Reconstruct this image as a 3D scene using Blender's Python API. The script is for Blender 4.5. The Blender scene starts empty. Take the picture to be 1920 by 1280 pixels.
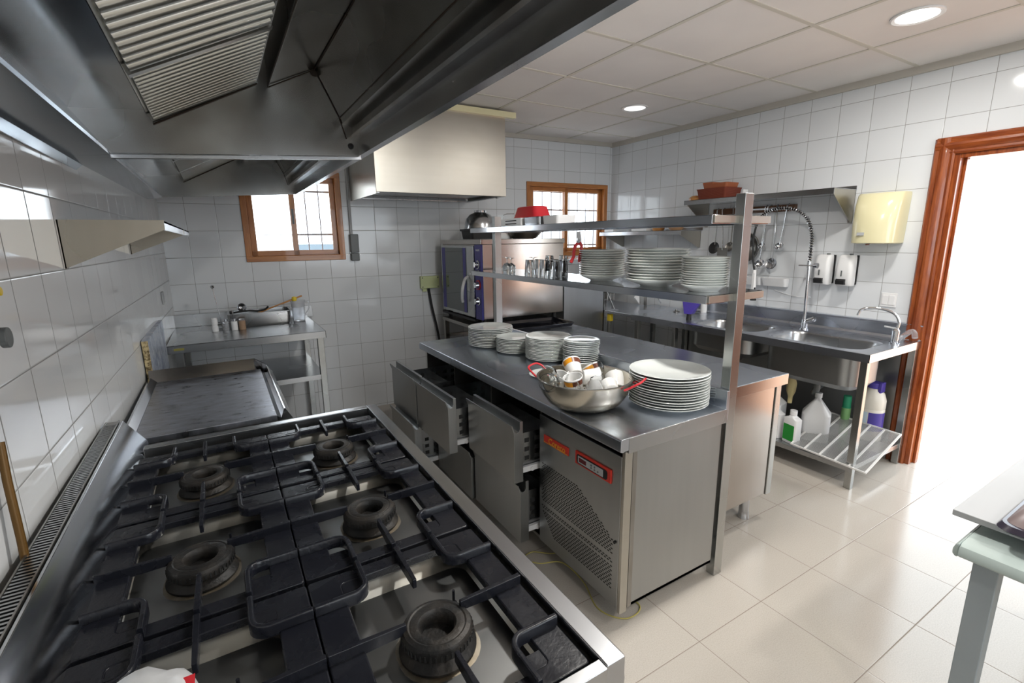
import bpy, math, random
from mathutils import Vector, Matrix
random.seed(7)
sc = bpy.context.scene
C = sc.collection
PI = math.pi
R = math.radians

# ------------------------------------------------------------ camera
cam_d = bpy.data.cameras.new('camera'); cam = bpy.data.objects.new('camera', cam_d); C.objects.link(cam)
FPX = 903.3
cam_d.sensor_width = 36.0; cam_d.lens = FPX / 1920 * 36.0; cam_d.clip_start = 0.02; cam_d.clip_end = 100
yaw, pit, rol = R(30.97), R(11.99), R(-0.715)
fwd = Vector((math.sin(yaw)*math.cos(pit), math.cos(yaw)*math.cos(pit), -math.sin(pit)))
rt = Vector((math.cos(yaw), -math.sin(yaw), 0)); up = rt.cross(fwd)
r2 = math.cos(rol)*rt + math.sin(rol)*up; u2 = -math.sin(rol)*rt + math.cos(rol)*up
mw = Matrix((( r2.x, u2.x, -fwd.x, 0), (r2.y, u2.y, -fwd.y, 0), (r2.z, u2.z, -fwd.z, 1.53), (0, 0, 0, 1)))
cam.matrix_world = mw
sc.camera = cam

# ------------------------------------------------------------ light and exposure
sc.view_settings.view_transform = 'Standard'; sc.view_settings.look = 'None'
sc.view_settings.gamma = 1.0; sc.view_settings.use_curve_mapping = False
sc.view_settings.exposure = 0.16
w = bpy.data.worlds.new('world'); sc.world = w; w.use_nodes = True
bg = w.node_tree.nodes['Background']; bg.inputs[0].default_value = (0.86, 0.94, 1.0, 1); bg.inputs[1].default_value = 5.0
def portal(loc, rot, sx, sy):
    l = bpy.data.lights.new('daylight_portal', 'AREA'); l.shape = 'RECTANGLE'; l.size = sx; l.size_y = sy
    l.cycles.is_portal = True
    o = bpy.data.objects.new('daylight_portal', l); C.objects.link(o); o.location = loc; o.rotation_euler = rot
portal((4.02, 0.76, 1.02), (0, R(90), 0), 1.95, 0.9)
portal((0.58, 4.56, 1.72), (R(-90), 0, R(-3.26)), 0.72, 0.72)
portal((1.55, -2.46, 1.6), (R(90), 0, 0), 2.3, 1.3)  # portal of the added rear fill window
portal((3.30, 4.42, 1.72), (R(-90), 0, R(-3.26)), 1.0, 0.72)

# ------------------------------------------------------------ helpers
class MB:
    """collects shapes into one mesh"""
    def __init__(s): s.v = []; s.f = []; s.m = []; s.mi = 0
    def add(s, vs, fs):
        n = len(s.v); s.v += [Vector(p) for p in vs]
        for f in fs: s.f.append([i+n for i in f]); s.m.append(s.mi)
        return s
    def box(s, x0, x1, y0, y1, z0, z1, M=None):
        vs = [Vector(p) for p in ((x0,y0,z0),(x1,y0,z0),(x1,y1,z0),(x0,y1,z0),(x0,y0,z1),(x1,y0,z1),(x1,y1,z1),(x0,y1,z1))]
        if M: vs = [M @ p for p in vs]
        return s.add(vs, [(0,3,2,1),(4,5,6,7),(0,1,5,4),(1,2,6,5),(2,3,7,6),(3,0,4,7)])
    def prism(s, poly, axis, a, b):
        """poly: 2-D outline in the two other axes (x,y,z order)"""
        def mk(p, t):
            return {'x': (t, p[0], p[1]), 'y': (p[0], t, p[1]), 'z': (p[0], p[1], t)}[axis]
        n = len(poly); vs = [mk(p, a) for p in poly] + [mk(p, b) for p in poly]
        fs = [(i, (i+1) % n, (i+1) % n+n, i+n) for i in range(n)] + [tuple(range(n))[::-1], tuple(range(n, 2*n))]
        return s.add(vs, fs)
    def cyl(s, p0, p1, r0, r1=None, n=20, caps=True):
        r1 = r0 if r1 is None else r1
        p0 = Vector(p0); p1 = Vector(p1); d = (p1-p0).normalized()
        a = Vector((0,0,1)) if abs(d.z) < .9 else Vector((1,0,0))
        u = d.cross(a).normalized(); v = d.cross(u)
        vs = [p0+(u*math.cos(2*PI*i/n)+v*math.sin(2*PI*i/n))*r0 for i in range(n)] + [p1+(u*math.cos(2*PI*i/n)+v*math.sin(2*PI*i/n))*r1 for i in range(n)]
        fs = [(i, i+n, (i+1) % n+n, (i+1) % n) for i in range(n)]
        if caps: fs += [tuple(range(n)), tuple(range(n, 2*n))[::-1]]
        return s.add(vs, fs)
    def lathe(s, prof, c=(0,0,0), n=40, M=None, closed=False):
        vs = []; fs = []; k = len(prof)
        for i in range(n):
            a = 2*PI*i/n
            for r, z in prof:
                p = Vector((r*math.cos(a), r*math.sin(a), z))
                if M: p = M @ p
                vs.append(p + Vector(c))
        for i in range(n):
            j = (i+1) % n
            for q in range(k if closed else k-1):
                q2 = (q+1) % k
                a, b, c2, d = i*k+q, j*k+q, j*k+q2, i*k+q2
                if prof[q][0] < 1e-6: fs.append((a, c2, d))
                elif prof[q2][0] < 1e-6: fs.append((a, b, d))
                else: fs.append((a, b, c2, d))
        return s.add(vs, fs)
    def tube(s, pts, r, n=10, closed=False, rs=None):
        pts = [Vector(p) for p in pts]; N = len(pts); vs = []; fs = []; u = None
        for i, p in enumerate(pts):
            if closed: t = (pts[(i+1) % N]-pts[i-1]).normalized()
            else: t = (pts[min(i+1, N-1)]-pts[max(i-1, 0)]).normalized()
            if u is None:
                a = Vector((0,0,1)) if abs(t.z) < .9 else Vector((1,0,0)); u = t.cross(a).normalized()
            else: u = (u - t*u.dot(t)).normalized()
            v = t.cross(u); rr = rs[i] if rs else r
            vs += [p+(u*math.cos(2*PI*k/n)+v*math.sin(2*PI*k/n))*rr for k in range(n)]
        for i in range(N if closed else N-1):
            j = (i+1) % N
            fs += [(i*n+k, i*n+(k+1) % n, j*n+(k+1) % n, j*n+k) for k in range(n)]
        if not closed: fs += [tuple(range(n))[::-1], tuple(range((N-1)*n, N*n))]
        return s.add(vs, fs)
    def loft(s, loops, cap0=False, cap1=False, ring=False):
        n = len(loops[0]); vs = [p for l in loops for p in l]; fs = []
        L = len(loops)
        for i in range(L if ring else L-1):
            j = (i+1) % L
            fs += [(i*n+k, i*n+(k+1) % n, j*n+(k+1) % n, j*n+k) for k in range(n)]
        if cap0: fs.append(tuple(range(n))[::-1])
        if cap1: fs.append(tuple(range((L-1)*n, L*n)))
        return s.add(vs, fs)
    def bar(s, p0, p1, wd, ht, up=(0,0,1), taper=1.0):
        p0 = Vector(p0); p1 = Vector(p1); d = (p1-p0).normalized(); U = Vector(up); S = d.cross(U).normalized(); U = S.cross(d)
        vs = []
        for p, t in ((p0, 1.0), (p1, taper)):
            for a, b in ((-1,-1),(1,-1),(1,1),(-1,1)): vs.append(p+S*a*wd/2*t+U*b*ht/2*t)
        return s.add(vs, [(0,1,2,3),(7,6,5,4),(0,4,5,1),(1,5,6,2),(2,6,7,3),(3,7,4,0)])
    def build(s, name, mats, parent=None, bev=0, seg=2, smooth=True, ang=35, local=False, org=None):
        me = bpy.data.meshes.new(name)
        vs = s.v
        if parent is not None and not local:
            Mi = world_of(parent).inverted(); vs = [Mi @ p for p in vs]; loc = None
        elif parent is None and not local:
            if org is None:
                xs = [p.x for p in vs]; ys = [p.y for p in vs]; zs = [p.z for p in vs]
                org = ((min(xs)+max(xs))/2, (min(ys)+max(ys))/2, min(zs))
            loc = Vector(org); vs = [p-loc for p in vs]
        else: loc = None
        me.from_pydata([tuple(p) for p in vs], [], s.f)
        if not isinstance(mats, (list, tuple)): mats = [mats]
        for m in mats: me.materials.append(m)
        for p, mi in zip(me.polygons, s.m): p.material_index = mi
        me.validate()
        import bmesh
        b = bmesh.new(); b.from_mesh(me); bmesh.ops.recalc_face_normals(b, faces=b.faces); b.to_mesh(me); b.free()
        if smooth:
            for p in me.polygons: p.use_smooth = True
            me.set_sharp_from_angle(angle=R(ang))
        o = bpy.data.objects.new(name, me); C.objects.link(o)
        if loc is not None: o.location = loc
        if parent is not None: o.parent = parent
        if bev:
            md = o.modifiers.new('bevel', 'BEVEL'); md.width = bev; md.segments = seg; md.limit_method = 'ANGLE'; md.angle_limit = R(40)
            md.harden_normals = True
        return o

def world_of(o):
    M = Matrix.Identity(4)
    while o is not None:
        M = Matrix.Translation(o.location) @ o.rotation_euler.to_matrix().to_4x4() @ M; o = o.parent
    return M
def tag(o, label, cat, group=None):
    o['label'] = label; o['category'] = cat
    if group: o['group'] = group
    return o
def thing(name, label, cat, loc=(0,0,0), rz=0, group=None, rot=None):
    o = bpy.data.objects.new(name, None); C.objects.link(o); o.location = loc
    o.rotation_euler = rot if rot else (0, 0, rz); o.empty_display_size = .05
    return tag(o, label, cat, group)
def structure(o): o['kind'] = 'structure'; return o
def copy_tree(o, parent=None):
    c = o.copy(); C.objects.link(c)
    if parent is not None: c.parent = parent
    for ch in list(o.children): copy_tree(ch, c)
    return c
def rr(x0, x1, y0, y1, r, z, n=6):
    """rounded rectangle loop"""
    out = []
    for cx, cy, a0 in ((x1-r, y1-r, 0), (x0+r, y1-r, 90), (x0+r, y0+r, 180), (x1-r, y0+r, 270)):
        for i in range(n+1):
            a = R(a0+90*i/n); out.append(Vector((cx+r*math.cos(a), cy+r*math.sin(a), z)))
    return out
def arc(c, r, a0, a1, n, plane='xz', k=0):
    out = []
    for i in range(n+1):
        a = R(a0+(a1-a0)*i/n); u, v = r*math.cos(a), r*math.sin(a)
        out.append({'xz': (c[0]+u, c[1], c[2]+v), 'xy': (c[0]+u, c[1]+v, c[2]), 'yz': (c[0], c[1]+u, c[2]+v)}[plane])
    return out
ORD = ['top', 'second from the top', 'third from the top', 'fourth from the top', 'fifth from the top', 'sixth from the top', 'seventh from the top', 'eighth from the top',
       'ninth from the top', 'tenth from the top', 'eleventh from the top', 'twelfth from the top', 'thirteenth from the top', 'fourteenth from the top', 'fifteenth from the top', 'sixteenth from the top']

# ------------------------------------------------------------ materials
def mat(name, col=(.8,.8,.8), rough=.5, metal=0.0, trans=0.0, ior=1.45, coat=0.0, emit=None, estr=0, alpha=1, spec=.5):
    m = bpy.data.materials.new(name); m.use_nodes = True; b = m.node_tree.nodes['Principled BSDF']
    b.inputs['Base Color'].default_value = (*col, 1); b.inputs['Roughness'].default_value = rough; b.inputs['Metallic'].default_value = metal
    b.inputs['Transmission Weight'].default_value = trans; b.inputs['IOR'].default_value = ior; b.inputs['Coat Weight'].default_value = coat
    b.inputs['Specular IOR Level'].default_value = spec
    if emit: b.inputs['Emission Color'].default_value = (*emit, 1); b.inputs['Emission Strength'].default_value = estr
    return m
class N:
    def __init__(s, m): s.t = m.node_tree; s.b = s.t.nodes['Principled BSDF']
    def n(s, typ, **kw):
        x = s.t.nodes.new(typ)
        for k, v in kw.items(): setattr(x, k, v)
        return x
    def l(s, a, b): s.t.links.new(a, b)
    def math(s, op, a, b=None, c=None):
        x = s.n('ShaderNodeMath', operation=op)
        for i, v in enumerate((a, b, c)):
            if v is None: continue
            if isinstance(v, (int, float)): x.inputs[i].default_value = v
            else: s.l(v, x.inputs[i])
        return x.outputs[0]
    def mix(s, f, a, b):
        x = s.n('ShaderNodeMix', data_type='RGBA')
        for i, v in ((0, f), (6, a), (7, b)):
            if isinstance(v, (int, float)): x.inputs[i].default_value = v
            elif isinstance(v, tuple): x.inputs[i].default_value = (*v, 1)
            else: s.l(v, x.inputs[i])
        return x.outputs[2]
    def coord(s, scale=(1,1,1), kind='Object'):
        tc = s.n('ShaderNodeTexCoord'); mp = s.n('ShaderNodeMapping'); s.l(tc.outputs[kind], mp.inputs[0]); mp.inputs['Scale'].default_value = scale
        return mp.outputs[0]
    def noise(s, vec, scale=5, detail=3, rough=.5):
        x = s.n('ShaderNodeTexNoise'); s.l(vec, x.inputs['Vector']); x.inputs['Scale'].default_value = scale
        x.inputs['Detail'].default_value = detail; x.inputs['Roughness'].default_value = rough; return x.outputs[0]
    def ramp(s, f, a, b, lo=(0,0,0), hi=(1,1,1)):
        x = s.n('ShaderNodeValToRGB'); s.l(f, x.inputs[0]); e = x.color_ramp.elements
        e[0].position = a; e[1].position = b; e[0].color = (*lo, 1); e[1].color = (*hi, 1); return x.outputs[0]
    def maprange(s, f, a, b, c, d):
        x = s.n('ShaderNodeMapRange'); s.l(f, x.inputs[0])
        for i, v in enumerate((a, b, c, d)): x.inputs[i+1].default_value = v
        return x.outputs[0]
    def bump(s, h, strength=.2, dist=.01, nrm=None):
        x = s.n('ShaderNodeBump'); s.l(h, x.inputs['Height']); x.inputs['Strength'].default_value = strength; x.inputs['Distance'].default_value = dist
        if nrm is not None: s.l(nrm, x.inputs['Normal'])
        return x.outputs[0]

def steel(name, col=(.56,.57,.58), rough=.26, axis='y', vary=.12, dirt=0.0, dirtcol=(.12,.09,.05), wave=.0):
    m = mat(name, col, rough, 1.0); q = N(m)
    sc3 = {'x': (.8, 9, 9), 'y': (9, .8, 9), 'z': (9, 9, .8)}[axis]
    streak = q.noise(q.coord(sc3), 3, 1); blot = q.noise(q.coord(), 2.2, 1, .4)
    r = q.maprange(blot, .25, .75, rough-vary*.35, rough+vary*.35)
    q.l(r, q.b.inputs['Roughness'])
    c1 = q.mix(q.maprange(blot, .3, .7, 0.0, 1.0), tuple(c*.90 for c in col), tuple(min(1, c*1.06) for c in col))
    c1 = q.mix(q.maprange(streak, .3, .7, 0, .08), c1, tuple(c*.6 for c in col))
    if dirt:
        d = q.noise(q.coord((1, 1, 1)), 5, 3, .5)
        c1 = q.mix(q.maprange(d, .45, .8, 0, dirt), c1, dirtcol)
    q.l(c1, q.b.inputs['Base Color'])
    if wave: q.l(q.bump(q.noise(q.coord(), 2.2, 1), wave, .03), q.b.inputs['Normal'])
    return m
def tiles(name, col, grout, su, sv, pu, pv, g, axes=('x', 'z'), rough=.12, gr=.7, wav=.15, mott=None, coat=0.0, vcol=.03, nscale=2.0):
    m = mat(name, col, rough, 0, coat=coat); q = N(m)
    tc = q.n('ShaderNodeTexCoord'); sp = q.n('ShaderNodeSeparateXYZ'); q.l(tc.outputs['Object'], sp.inputs[0])
    o = {'x': 0, 'y': 1, 'z': 2}
    def edge(ax, s_, p):
        t = q.math('DIVIDE', q.math('SUBTRACT', sp.outputs[o[ax]], p), s_)
        fr = q.math('FRACT', q.math('ADD', t, 100.5)); d = q.math('MULTIPLY', q.math('ABSOLUTE', q.math('SUBTRACT', fr, .5)), s_)
        return d, q.math('FLOOR', q.math('ADD', t, 100.0))
    du, iu = edge(axes[0], su, pu); dv, iv = edge(axes[1], sv, pv)
    d = q.math('MINIMUM', du, dv)
    mask = q.maprange(d, g*.35, g*.65, 1, 0)
    cb = q.n('ShaderNodeCombineXYZ'); q.l(iu, cb.inputs[0]); q.l(iv, cb.inputs[1])
    wn = q.n('ShaderNodeTexWhiteNoise', noise_dimensions='3D'); q.l(cb.outputs[0], wn.inputs[0])
    base = q.mix(wn.outputs[0], tuple(c*(1-vcol) for c in col), col)
    if mott:
        base = q.mix(q.maprange(q.noise(q.coord(), 220, 3, .7), .42, .62, 0, 1), base, mott)
    soil = q.noise(q.coord(), 1.6, 3)
    gcol = q.mix(soil, tuple(c*.75 for c in grout), grout)
    q.l(q.mix(mask, base, gcol), q.b.inputs['Base Color'])
    q.l(q.maprange(mask, 0, 1, rough, gr), q.b.inputs['Roughness'])
    h = q.maprange(d, g*.3, g*1.2, 0, 1)
    # every tile sits at its own slight tilt
    wob = q.noise(q.coord(), nscale, 1)
    vm = q.n('ShaderNodeVectorMath', operation='SUBTRACT'); q.l(wn.outputs[1], vm.inputs[0]); vm.inputs[1].default_value = (.5, .5, .5)
    vs = q.n('ShaderNodeVectorMath', operation='SCALE'); q.l(vm.outputs[0], vs.inputs[0]); vs.inputs['Scale'].default_value = .012
    ge = q.n('ShaderNodeNewGeometry'); va = q.n('ShaderNodeVectorMath', operation='ADD'); q.l(ge.outputs['Normal'], va.inputs[0]); q.l(vs.outputs[0], va.inputs[1])
    vn = q.n('ShaderNodeVectorMath', operation='NORMALIZE'); q.l(va.outputs[0], vn.inputs[0])
    nr = q.bump(wob, wav, .01, vn.outputs[0]); q.l(q.bump(h, .35, .0015, nr), q.b.inputs['Normal'])
    return m

M = {}
M['wall_tile'] = tiles('white_wall_tile', (.70,.72,.74), (.34,.34,.33), .2, .2, 1.562, .02, .003, ('x','z'), rough=.10, wav=.10)
M['left_tile'] = tiles('white_wall_tile_left', (.70,.71,.71), (.30,.30,.29), .2, .2, -.014, .06, .003, ('y','z'), rough=.07, wav=.12)
M['right_tile'] = tiles('white_wall_tile_right', (.70,.72,.74), (.34,.34,.33), .2, .2, .115, .01, .003, ('y','z'), rough=.10, wav=.10)
M['plain_tile'] = tiles('white_wall_tile_rear', (.70,.71,.71), (.34,.34,.33), .2, .2, .05, .02, .003, ('x','z'), rough=.12)
M['floor'] = tiles('floor_tile', (.50,.46,.41), (.27,.22,.18), .4, .4, .221, .189, .0028, ('x','y'), rough=.17, gr=.8, wav=.03, mott=(.44,.40,.35), vcol=.04)
M['ceiling'] = mat('ceiling_panel', (.78,.75,.72), .85)
q = N(M['ceiling']); q.l(q.mix(q.maprange(q.noise(q.coord(), 1.3, 3), .35, .65, 0, 1), (.72,.69,.67), (.80,.77,.74)), q.b.inputs['Base Color'])
q.l(q.bump(q.noise(q.coord(), 160, 2), .12, .002), q.b.inputs['Normal'])
M['tbar'] = mat('ceiling_bar', (.60,.57,.50), .5)
M['cornice'] = mat('cornice', (.50,.47,.42), .55)
M['plaster'] = mat('plaster', (.85,.84,.82), .8)
def wood(name, c1, c2, rough=.35, axis='z', scale=6, coat=.3):
    m = mat(name, c1, rough, 0, coat=coat); q = N(m)
    s3 = {'x': (.6, 7, 7), 'y': (7, .6, 7), 'z': (7, 7, .6)}[axis]
    n1 = q.noise(q.coord(s3), scale, 5, .6); n2 = q.noise(q.coord(tuple(v*5 for v in s3)), scale, 2)
    f = q.math('ADD', q.math('MULTIPLY', n1, .75), q.math('MULTIPLY', n2, .25))
    q.l(q.mix(q.maprange(f, .35, .65, 0, 1), c1, c2), q.b.inputs['Base Color']); q.l(q.bump(n2, .08, .002), q.b.inputs['Normal'])
    return m
M['door_wood'] = wood('varnished_door_wood', (.34,.085,.018), (.15,.026,.006), .25, 'z')
M['door_wood_h'] = wood('varnished_door_wood_head', (.34,.085,.018), (.15,.026,.006), .25, 'y')
M['pine'] = wood('varnished_pine', (.50,.20,.05), (.33,.11,.025), .35, 'z')
M['pine_h'] = wood('varnished_pine_rail', (.50,.20,.05), (.33,.11,.025), .35, 'x')
M['spoon'] = wood('spoon_wood', (.55,.26,.07), (.40,.16,.04), .5, 'x')
M['rack_wood'] = wood('rack_wood', (.16,.07,.03), (.09,.035,.015), .5, 'y')
M['brick_wood'] = wood('terracotta_wood', (.52,.15,.05), (.42,.11,.035), .5, 'z')
M['steel'] = steel('brushed_steel', (.50,.51,.53), .24, 'y')
M['steel_x'] = steel('brushed_steel_across', (.48,.49,.50), .26, 'x')
M['steel_z'] = steel('brushed_steel_upright', (.46,.47,.46), .27, 'z')
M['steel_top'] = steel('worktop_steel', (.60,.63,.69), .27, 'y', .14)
M['steel_warm'] = steel('warm_reflecting_steel', (.34,.31,.26), .28, 'z', .10)
M['steel_panel'] = steel('cabinet_panel_steel', (.40,.41,.41), .34, 'z', .12, wave=.05)
M['steel_dark'] = steel('aged_steel', (.36,.35,.33), .33, 'z', .14, .35)
M['hood_in'] = steel('greasy_hood_steel', (.34,.34,.33), .25, 'z', .12, .55, (.13,.10,.07), wave=.05)
M['hood_pol'] = steel('polished_hood_steel', (.50,.54,.58), .14, 'y', .08, wave=.10)
M['hood_out'] = steel('hood_box_steel', (.52,.50,.45), .32, 'x', .10, .15, (.35,.30,.22), wave=.05)
M['pol'] = steel('polished_steel', (.62,.64,.67), .13, 'y', .06, wave=.04)
M['oven_side'] = steel('oven_side_steel', (.44,.41,.38), .17, 'z', .08, wave=.10)
M['chrome'] = mat('chrome', (.75,.76,.78), .06, 1)
M['chrome2'] = mat('used_chrome', (.55,.56,.58), .18, 1)
M['black_rub'] = mat('black_rubber', (.012,.012,.013), .5)
M['dark'] = mat('dark_interior', (.012,.013,.014), .6)
M['seam'] = mat('dark_seam', (.02,.02,.02), .7)
M['ceramic'] = mat('white_ceramic', (.69,.72,.70), .10, 0, coat=.3)
M['porcelain'] = mat('cup_porcelain', (.80,.80,.79), .09, 0, coat=.3)
m = M['iron'] = mat('cast_iron_enamel', (.011,.012,.017), .34); q = N(m)
nn = q.noise(q.coord(), 90, 3, .6); n0 = q.noise(q.coord(), 14, 3, .6)
q.l(q.bump(nn, .18, .003), q.b.inputs['Normal']); q.l(q.maprange(n0, .35, .65, .18, .36), q.b.inputs['Roughness'])
M['burner'] = mat('burner_iron', (.016,.015,.014), .5, .2); q = N(M['burner']); q.l(q.bump(q.noise(q.coord(), 120, 3), .4, .003), q.b.inputs['Normal'])
q.l(q.mix(q.maprange(q.noise(q.coord(), 25, 3), .4, .65, 0, 1), (.012,.012,.012), (.035,.030,.025)), q.b.inputs['Base Color'])
# burner pans: stained steel, burnt brown around each burner
m = M['pan'] = mat('stained_hob_steel', (.72,.71,.67), .30, 1.0); q = N(m)
tc = q.n('ShaderNodeTexCoord'); sp = q.n('ShaderNodeSeparateXYZ'); q.l(tc.outputs['Object'], sp.inputs[0])
rad = q.math('SQRT', q.math('ADD', q.math('POWER', sp.outputs[0], 2), q.math('POWER', sp.outputs[1], 2)))
n1 = q.noise(q.coord(), 16, 4, .6); n2 = q.noise(q.coord(), 5, 3)
burn = q.maprange(q.math('ADD', rad, q.math('MULTIPLY', q.math('SUBTRACT', n1, .5), .07)), .062, .112, 1, 0)
cc = q.mix(q.maprange(n2, .42, .68, 0, .55), (.74,.74,.70), (.50,.42,.28))
q.l(q.mix(q.math('MULTIPLY', burn, .85), cc, (.10,.065,.025)), q.b.inputs['Base Color'])
q.l(q.math('ADD', q.maprange(burn, 0, 1, .36, .55), q.maprange(n1, .3, .7, -.05, .07)), q.b.inputs['Roughness'])
q.l(q.bump(n2, .1, .01), q.b.inputs['Normal'])
# griddle plate
m = M['griddle'] = mat('griddle_plate', (.30,.31,.34), .32, 1.0); q = N(m)
n1 = q.noise(q.coord((2, 5, 1)), 7, 6, .65); n2 = q.noise(q.coord((1.6, 1, 1)), 7, 4, .6); n3 = q.noise(q.coord((30, 2, 1)), 3, 2)
c1 = q.mix(q.maprange(n1, .35, .65, 0, 1), (.36,.37,.40), (.56,.58,.64)); c1 = q.mix(q.maprange(n2, .58, .8, 0, .6), c1, (.06,.045,.035))
q.l(c1, q.b.inputs['Base Color']); q.l(q.maprange(n1, .3, .7, .24, .46), q.b.inputs['Roughness']); q.l(q.bump(n1, .15, .004), q.b.inputs['Normal'])
M['bowl_steel'] = steel('heat_stained_steel', (.55,.53,.47), .24, 'x', .12, .4, (.30,.20,.10))
M['red_plastic'] = mat('red_plastic', (.48,.02,.03), .3)
M['red_paint'] = mat('red_handle_paint', (.62,.03,.04), .3, coat=.4)
M['red_label'] = mat('red_label', (.60,.035,.02), .45)
M['yel_text'] = mat('yellow_print', (.75,.38,.03), .5)
M['white_pl'] = mat('white_plastic', (.78,.78,.78), .35)
M['cream_pl'] = mat('cream_plastic', (.74,.69,.44), .18, coat=.3)
M['green_box'] = mat('yellow_green_plastic', (.60,.66,.36), .4)
M['grey_pl'] = mat('grey_plastic', (.12,.13,.13), .4)
M['blue_panel'] = mat('oven_blue', (.055,.05,.28), .3)
M['purple'] = mat('purple_blue_plastic', (.10,.07,.42), .35)
M['darkglass'] = mat('oven_door_glass', (.03,.05,.045), .05, 0, spec=.8, coat=.5)
M['glass'] = mat('clear_glass', (.98,.99,.99), .02, 0, trans=1.0, ior=1.22)
M['pane'] = mat('window_glass', (1,1,1), .0, 0, trans=1.0, ior=1.02)
M['frosted'] = mat('frosted_glass', (1,1,1), .45, 0, trans=1.0, ior=1.2)
M['clear_pl'] = mat('clear_plastic', (.92,.93,.95), .12, 0, trans=.85, ior=1.3)
M['milk_pl'] = mat('translucent_plastic', (.72,.72,.72), .35, 0, trans=.25)
M['orange_band'] = mat('orange_print', (.80,.33,.02), .3)
M['brown_band'] = mat('brown_print', (.14,.04,.02), .3)
M['green_label'] = mat('green_label', (.02,.28,.04), .4)
M['yellow_pl'] = mat('yellow_plastic', (.72,.52,.03), .4)
M['brass'] = mat('ochre_pipe', (.13,.065,.012), .4, .3)
M['spice'] = mat('spice_powder', (.33,.21,.13), .6)
M['blue_label'] = mat('violet_label', (.07,.05,.30), .4)
M['bottle_cream'] = mat('cream_canister', (.74,.70,.62), .4)
M['green_cap'] = mat('green_cap', (.02,.24,.12), .4)
M['table_top'] = mat('pale_green_laminate', (.42,.49,.47), .35)
M['table_leg'] = mat('grey_painted_leg', (.30,.34,.36), .4)
M['board'] = mat('pale_cutting_board', (.42,.43,.44), .55, spec=.3)
M['leather'] = mat('black_leather', (.02,.015,.03), .28, coat=.3)
M['leather2'] = mat('brown_grey_leather', (.16,.12,.12), .3, coat=.3)
M['wicker'] = mat('red_brown_wicker', (.25,.055,.03), .6); q = N(M['wicker'])
wv = q.n('ShaderNodeTexWave', wave_type='BANDS', bands_direction='Z'); q.l(q.coord(), wv.inputs[0]); wv.inputs['Scale'].default_value = 60; wv.inputs['Distortion'].default_value = 2
q.l(q.bump(wv.outputs[1], .8, .004), q.b.inputs['Normal'])
M['wicker2'] = mat('tan_wicker', (.42,.24,.12), .6); q = N(M['wicker2'])
wv = q.n('ShaderNodeTexWave', wave_type='BANDS', bands_direction='Z'); q.l(q.coord(), wv.inputs[0]); wv.inputs['Scale'].default_value = 50; wv.inputs['Distortion'].default_value = 3
q.l(q.bump(wv.outputs[1], .8, .004), q.b.inputs['Normal'])
m = M['marble'] = mat('blue_grey_marble', (.30,.33,.40), .25); q = N(m); n1 = q.noise(q.coord(), 10, 8, .75)
q.l(q.mix(q.maprange(n1, .4, .62, 0, 1), (.20,.23,.32), (.46,.50,.56)), q.b.inputs['Base Color'])
m = M['marble_edge'] = mat('raw_stone_edge', (.30,.22,.10), .8); q = N(m); n1 = q.noise(q.coord(), 60, 5, .7)
q.l(q.mix(q.maprange(n1, .42, .58, 0, 1), (.10,.07,.03), (.50,.40,.22)), q.b.inputs['Base Color'])
M['mesh_metal'] = mat('white_wire', (.75,.74,.72), .4, .2)
M['bag'] = mat('white_bag', (.72,.73,.74), .3, 0, trans=.1)
M['lamp_on'] = mat('lit_lamp', (1,1,1), .5, emit=(1,.97,.92), estr=14)
M['lamp_dim'] = mat('dim_lamp', (1,1,1), .5, emit=(1,.98,.95), estr=1.1)
M['grille'] = mat('window_bar', (.32,.33,.36), .5, .5)
M['ground'] = mat('terracotta_terrace', (.66,.40,.27), .7)
M['fence'] = mat('outside_wall', (.16,.20,.23), .8)

# ============================================================ SETTING
LW = lambda y: -.33 - (4.464-y)*.0187
ZC = 2.54
o = structure(MB().box(-.75, 3.99, -2.45, 4.75, -.1, 0).build('floor', M['floor'], org=(0,0,0), smooth=False))
o = structure(MB().box(-.75, 3.97, -2.45, 4.75, ZC, ZC+.12).build('ceiling', M['ceiling'], org=(0,0,0), smooth=False))
# exposed ceiling bars, 60 cm grid
b = MB()
for k in range(-6, 3):
    x = 2.645+.6*k
    b.box(x-.011, x+.011, -2.2, 4.45, ZC-.004, ZC)
for k in range(-6, 6):
    y = 1.485+.6*k
    b.box(-.4, 3.84, y-.011, y+.011, ZC-.0035, ZC)
structure(b.build('trim_1', M['tbar'], smooth=False))
# left wall
o = MB().box(-.12, 0, -7, .3, 0, ZC, None).build('wall_left', M['left_tile'], local=True, smooth=False); o.location = (-.33, 4.464, 0); o.rotation_euler = (0, 0, -math.atan(.0187)); structure(o)
# back wall with two window openings, local x runs along the wall
WB = Matrix.Translation((-.33, 4.464, 0)) @ Matrix.Rotation(R(-3.26), 4, 'Z')
w1 = (.53, 1.29, 1.375, 2.09); w2 = (3.10, 4.13, 1.345, 2.10)
b = MB(); xs = [-.3, w1[0], w1[1], w2[0], w2[1], 4.35]
T = .22
for i in range(5):
    a, c = xs[i], xs[i+1]
    win = w1 if i == 1 else w2 if i == 3 else None
    if win: b.box(a, c, 0, T, 0, win[2]); b.box(a, c, 0, T, win[3], ZC)
    else: b.box(a, c, 0, T, 0, ZC)
o = b.build('wall_back', M['wall_tile'], local=True, smooth=False); o.location = (-.33, 4.464, 0); o.rotation_euler = (0, 0, R(-3.26)); structure(o)
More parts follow.
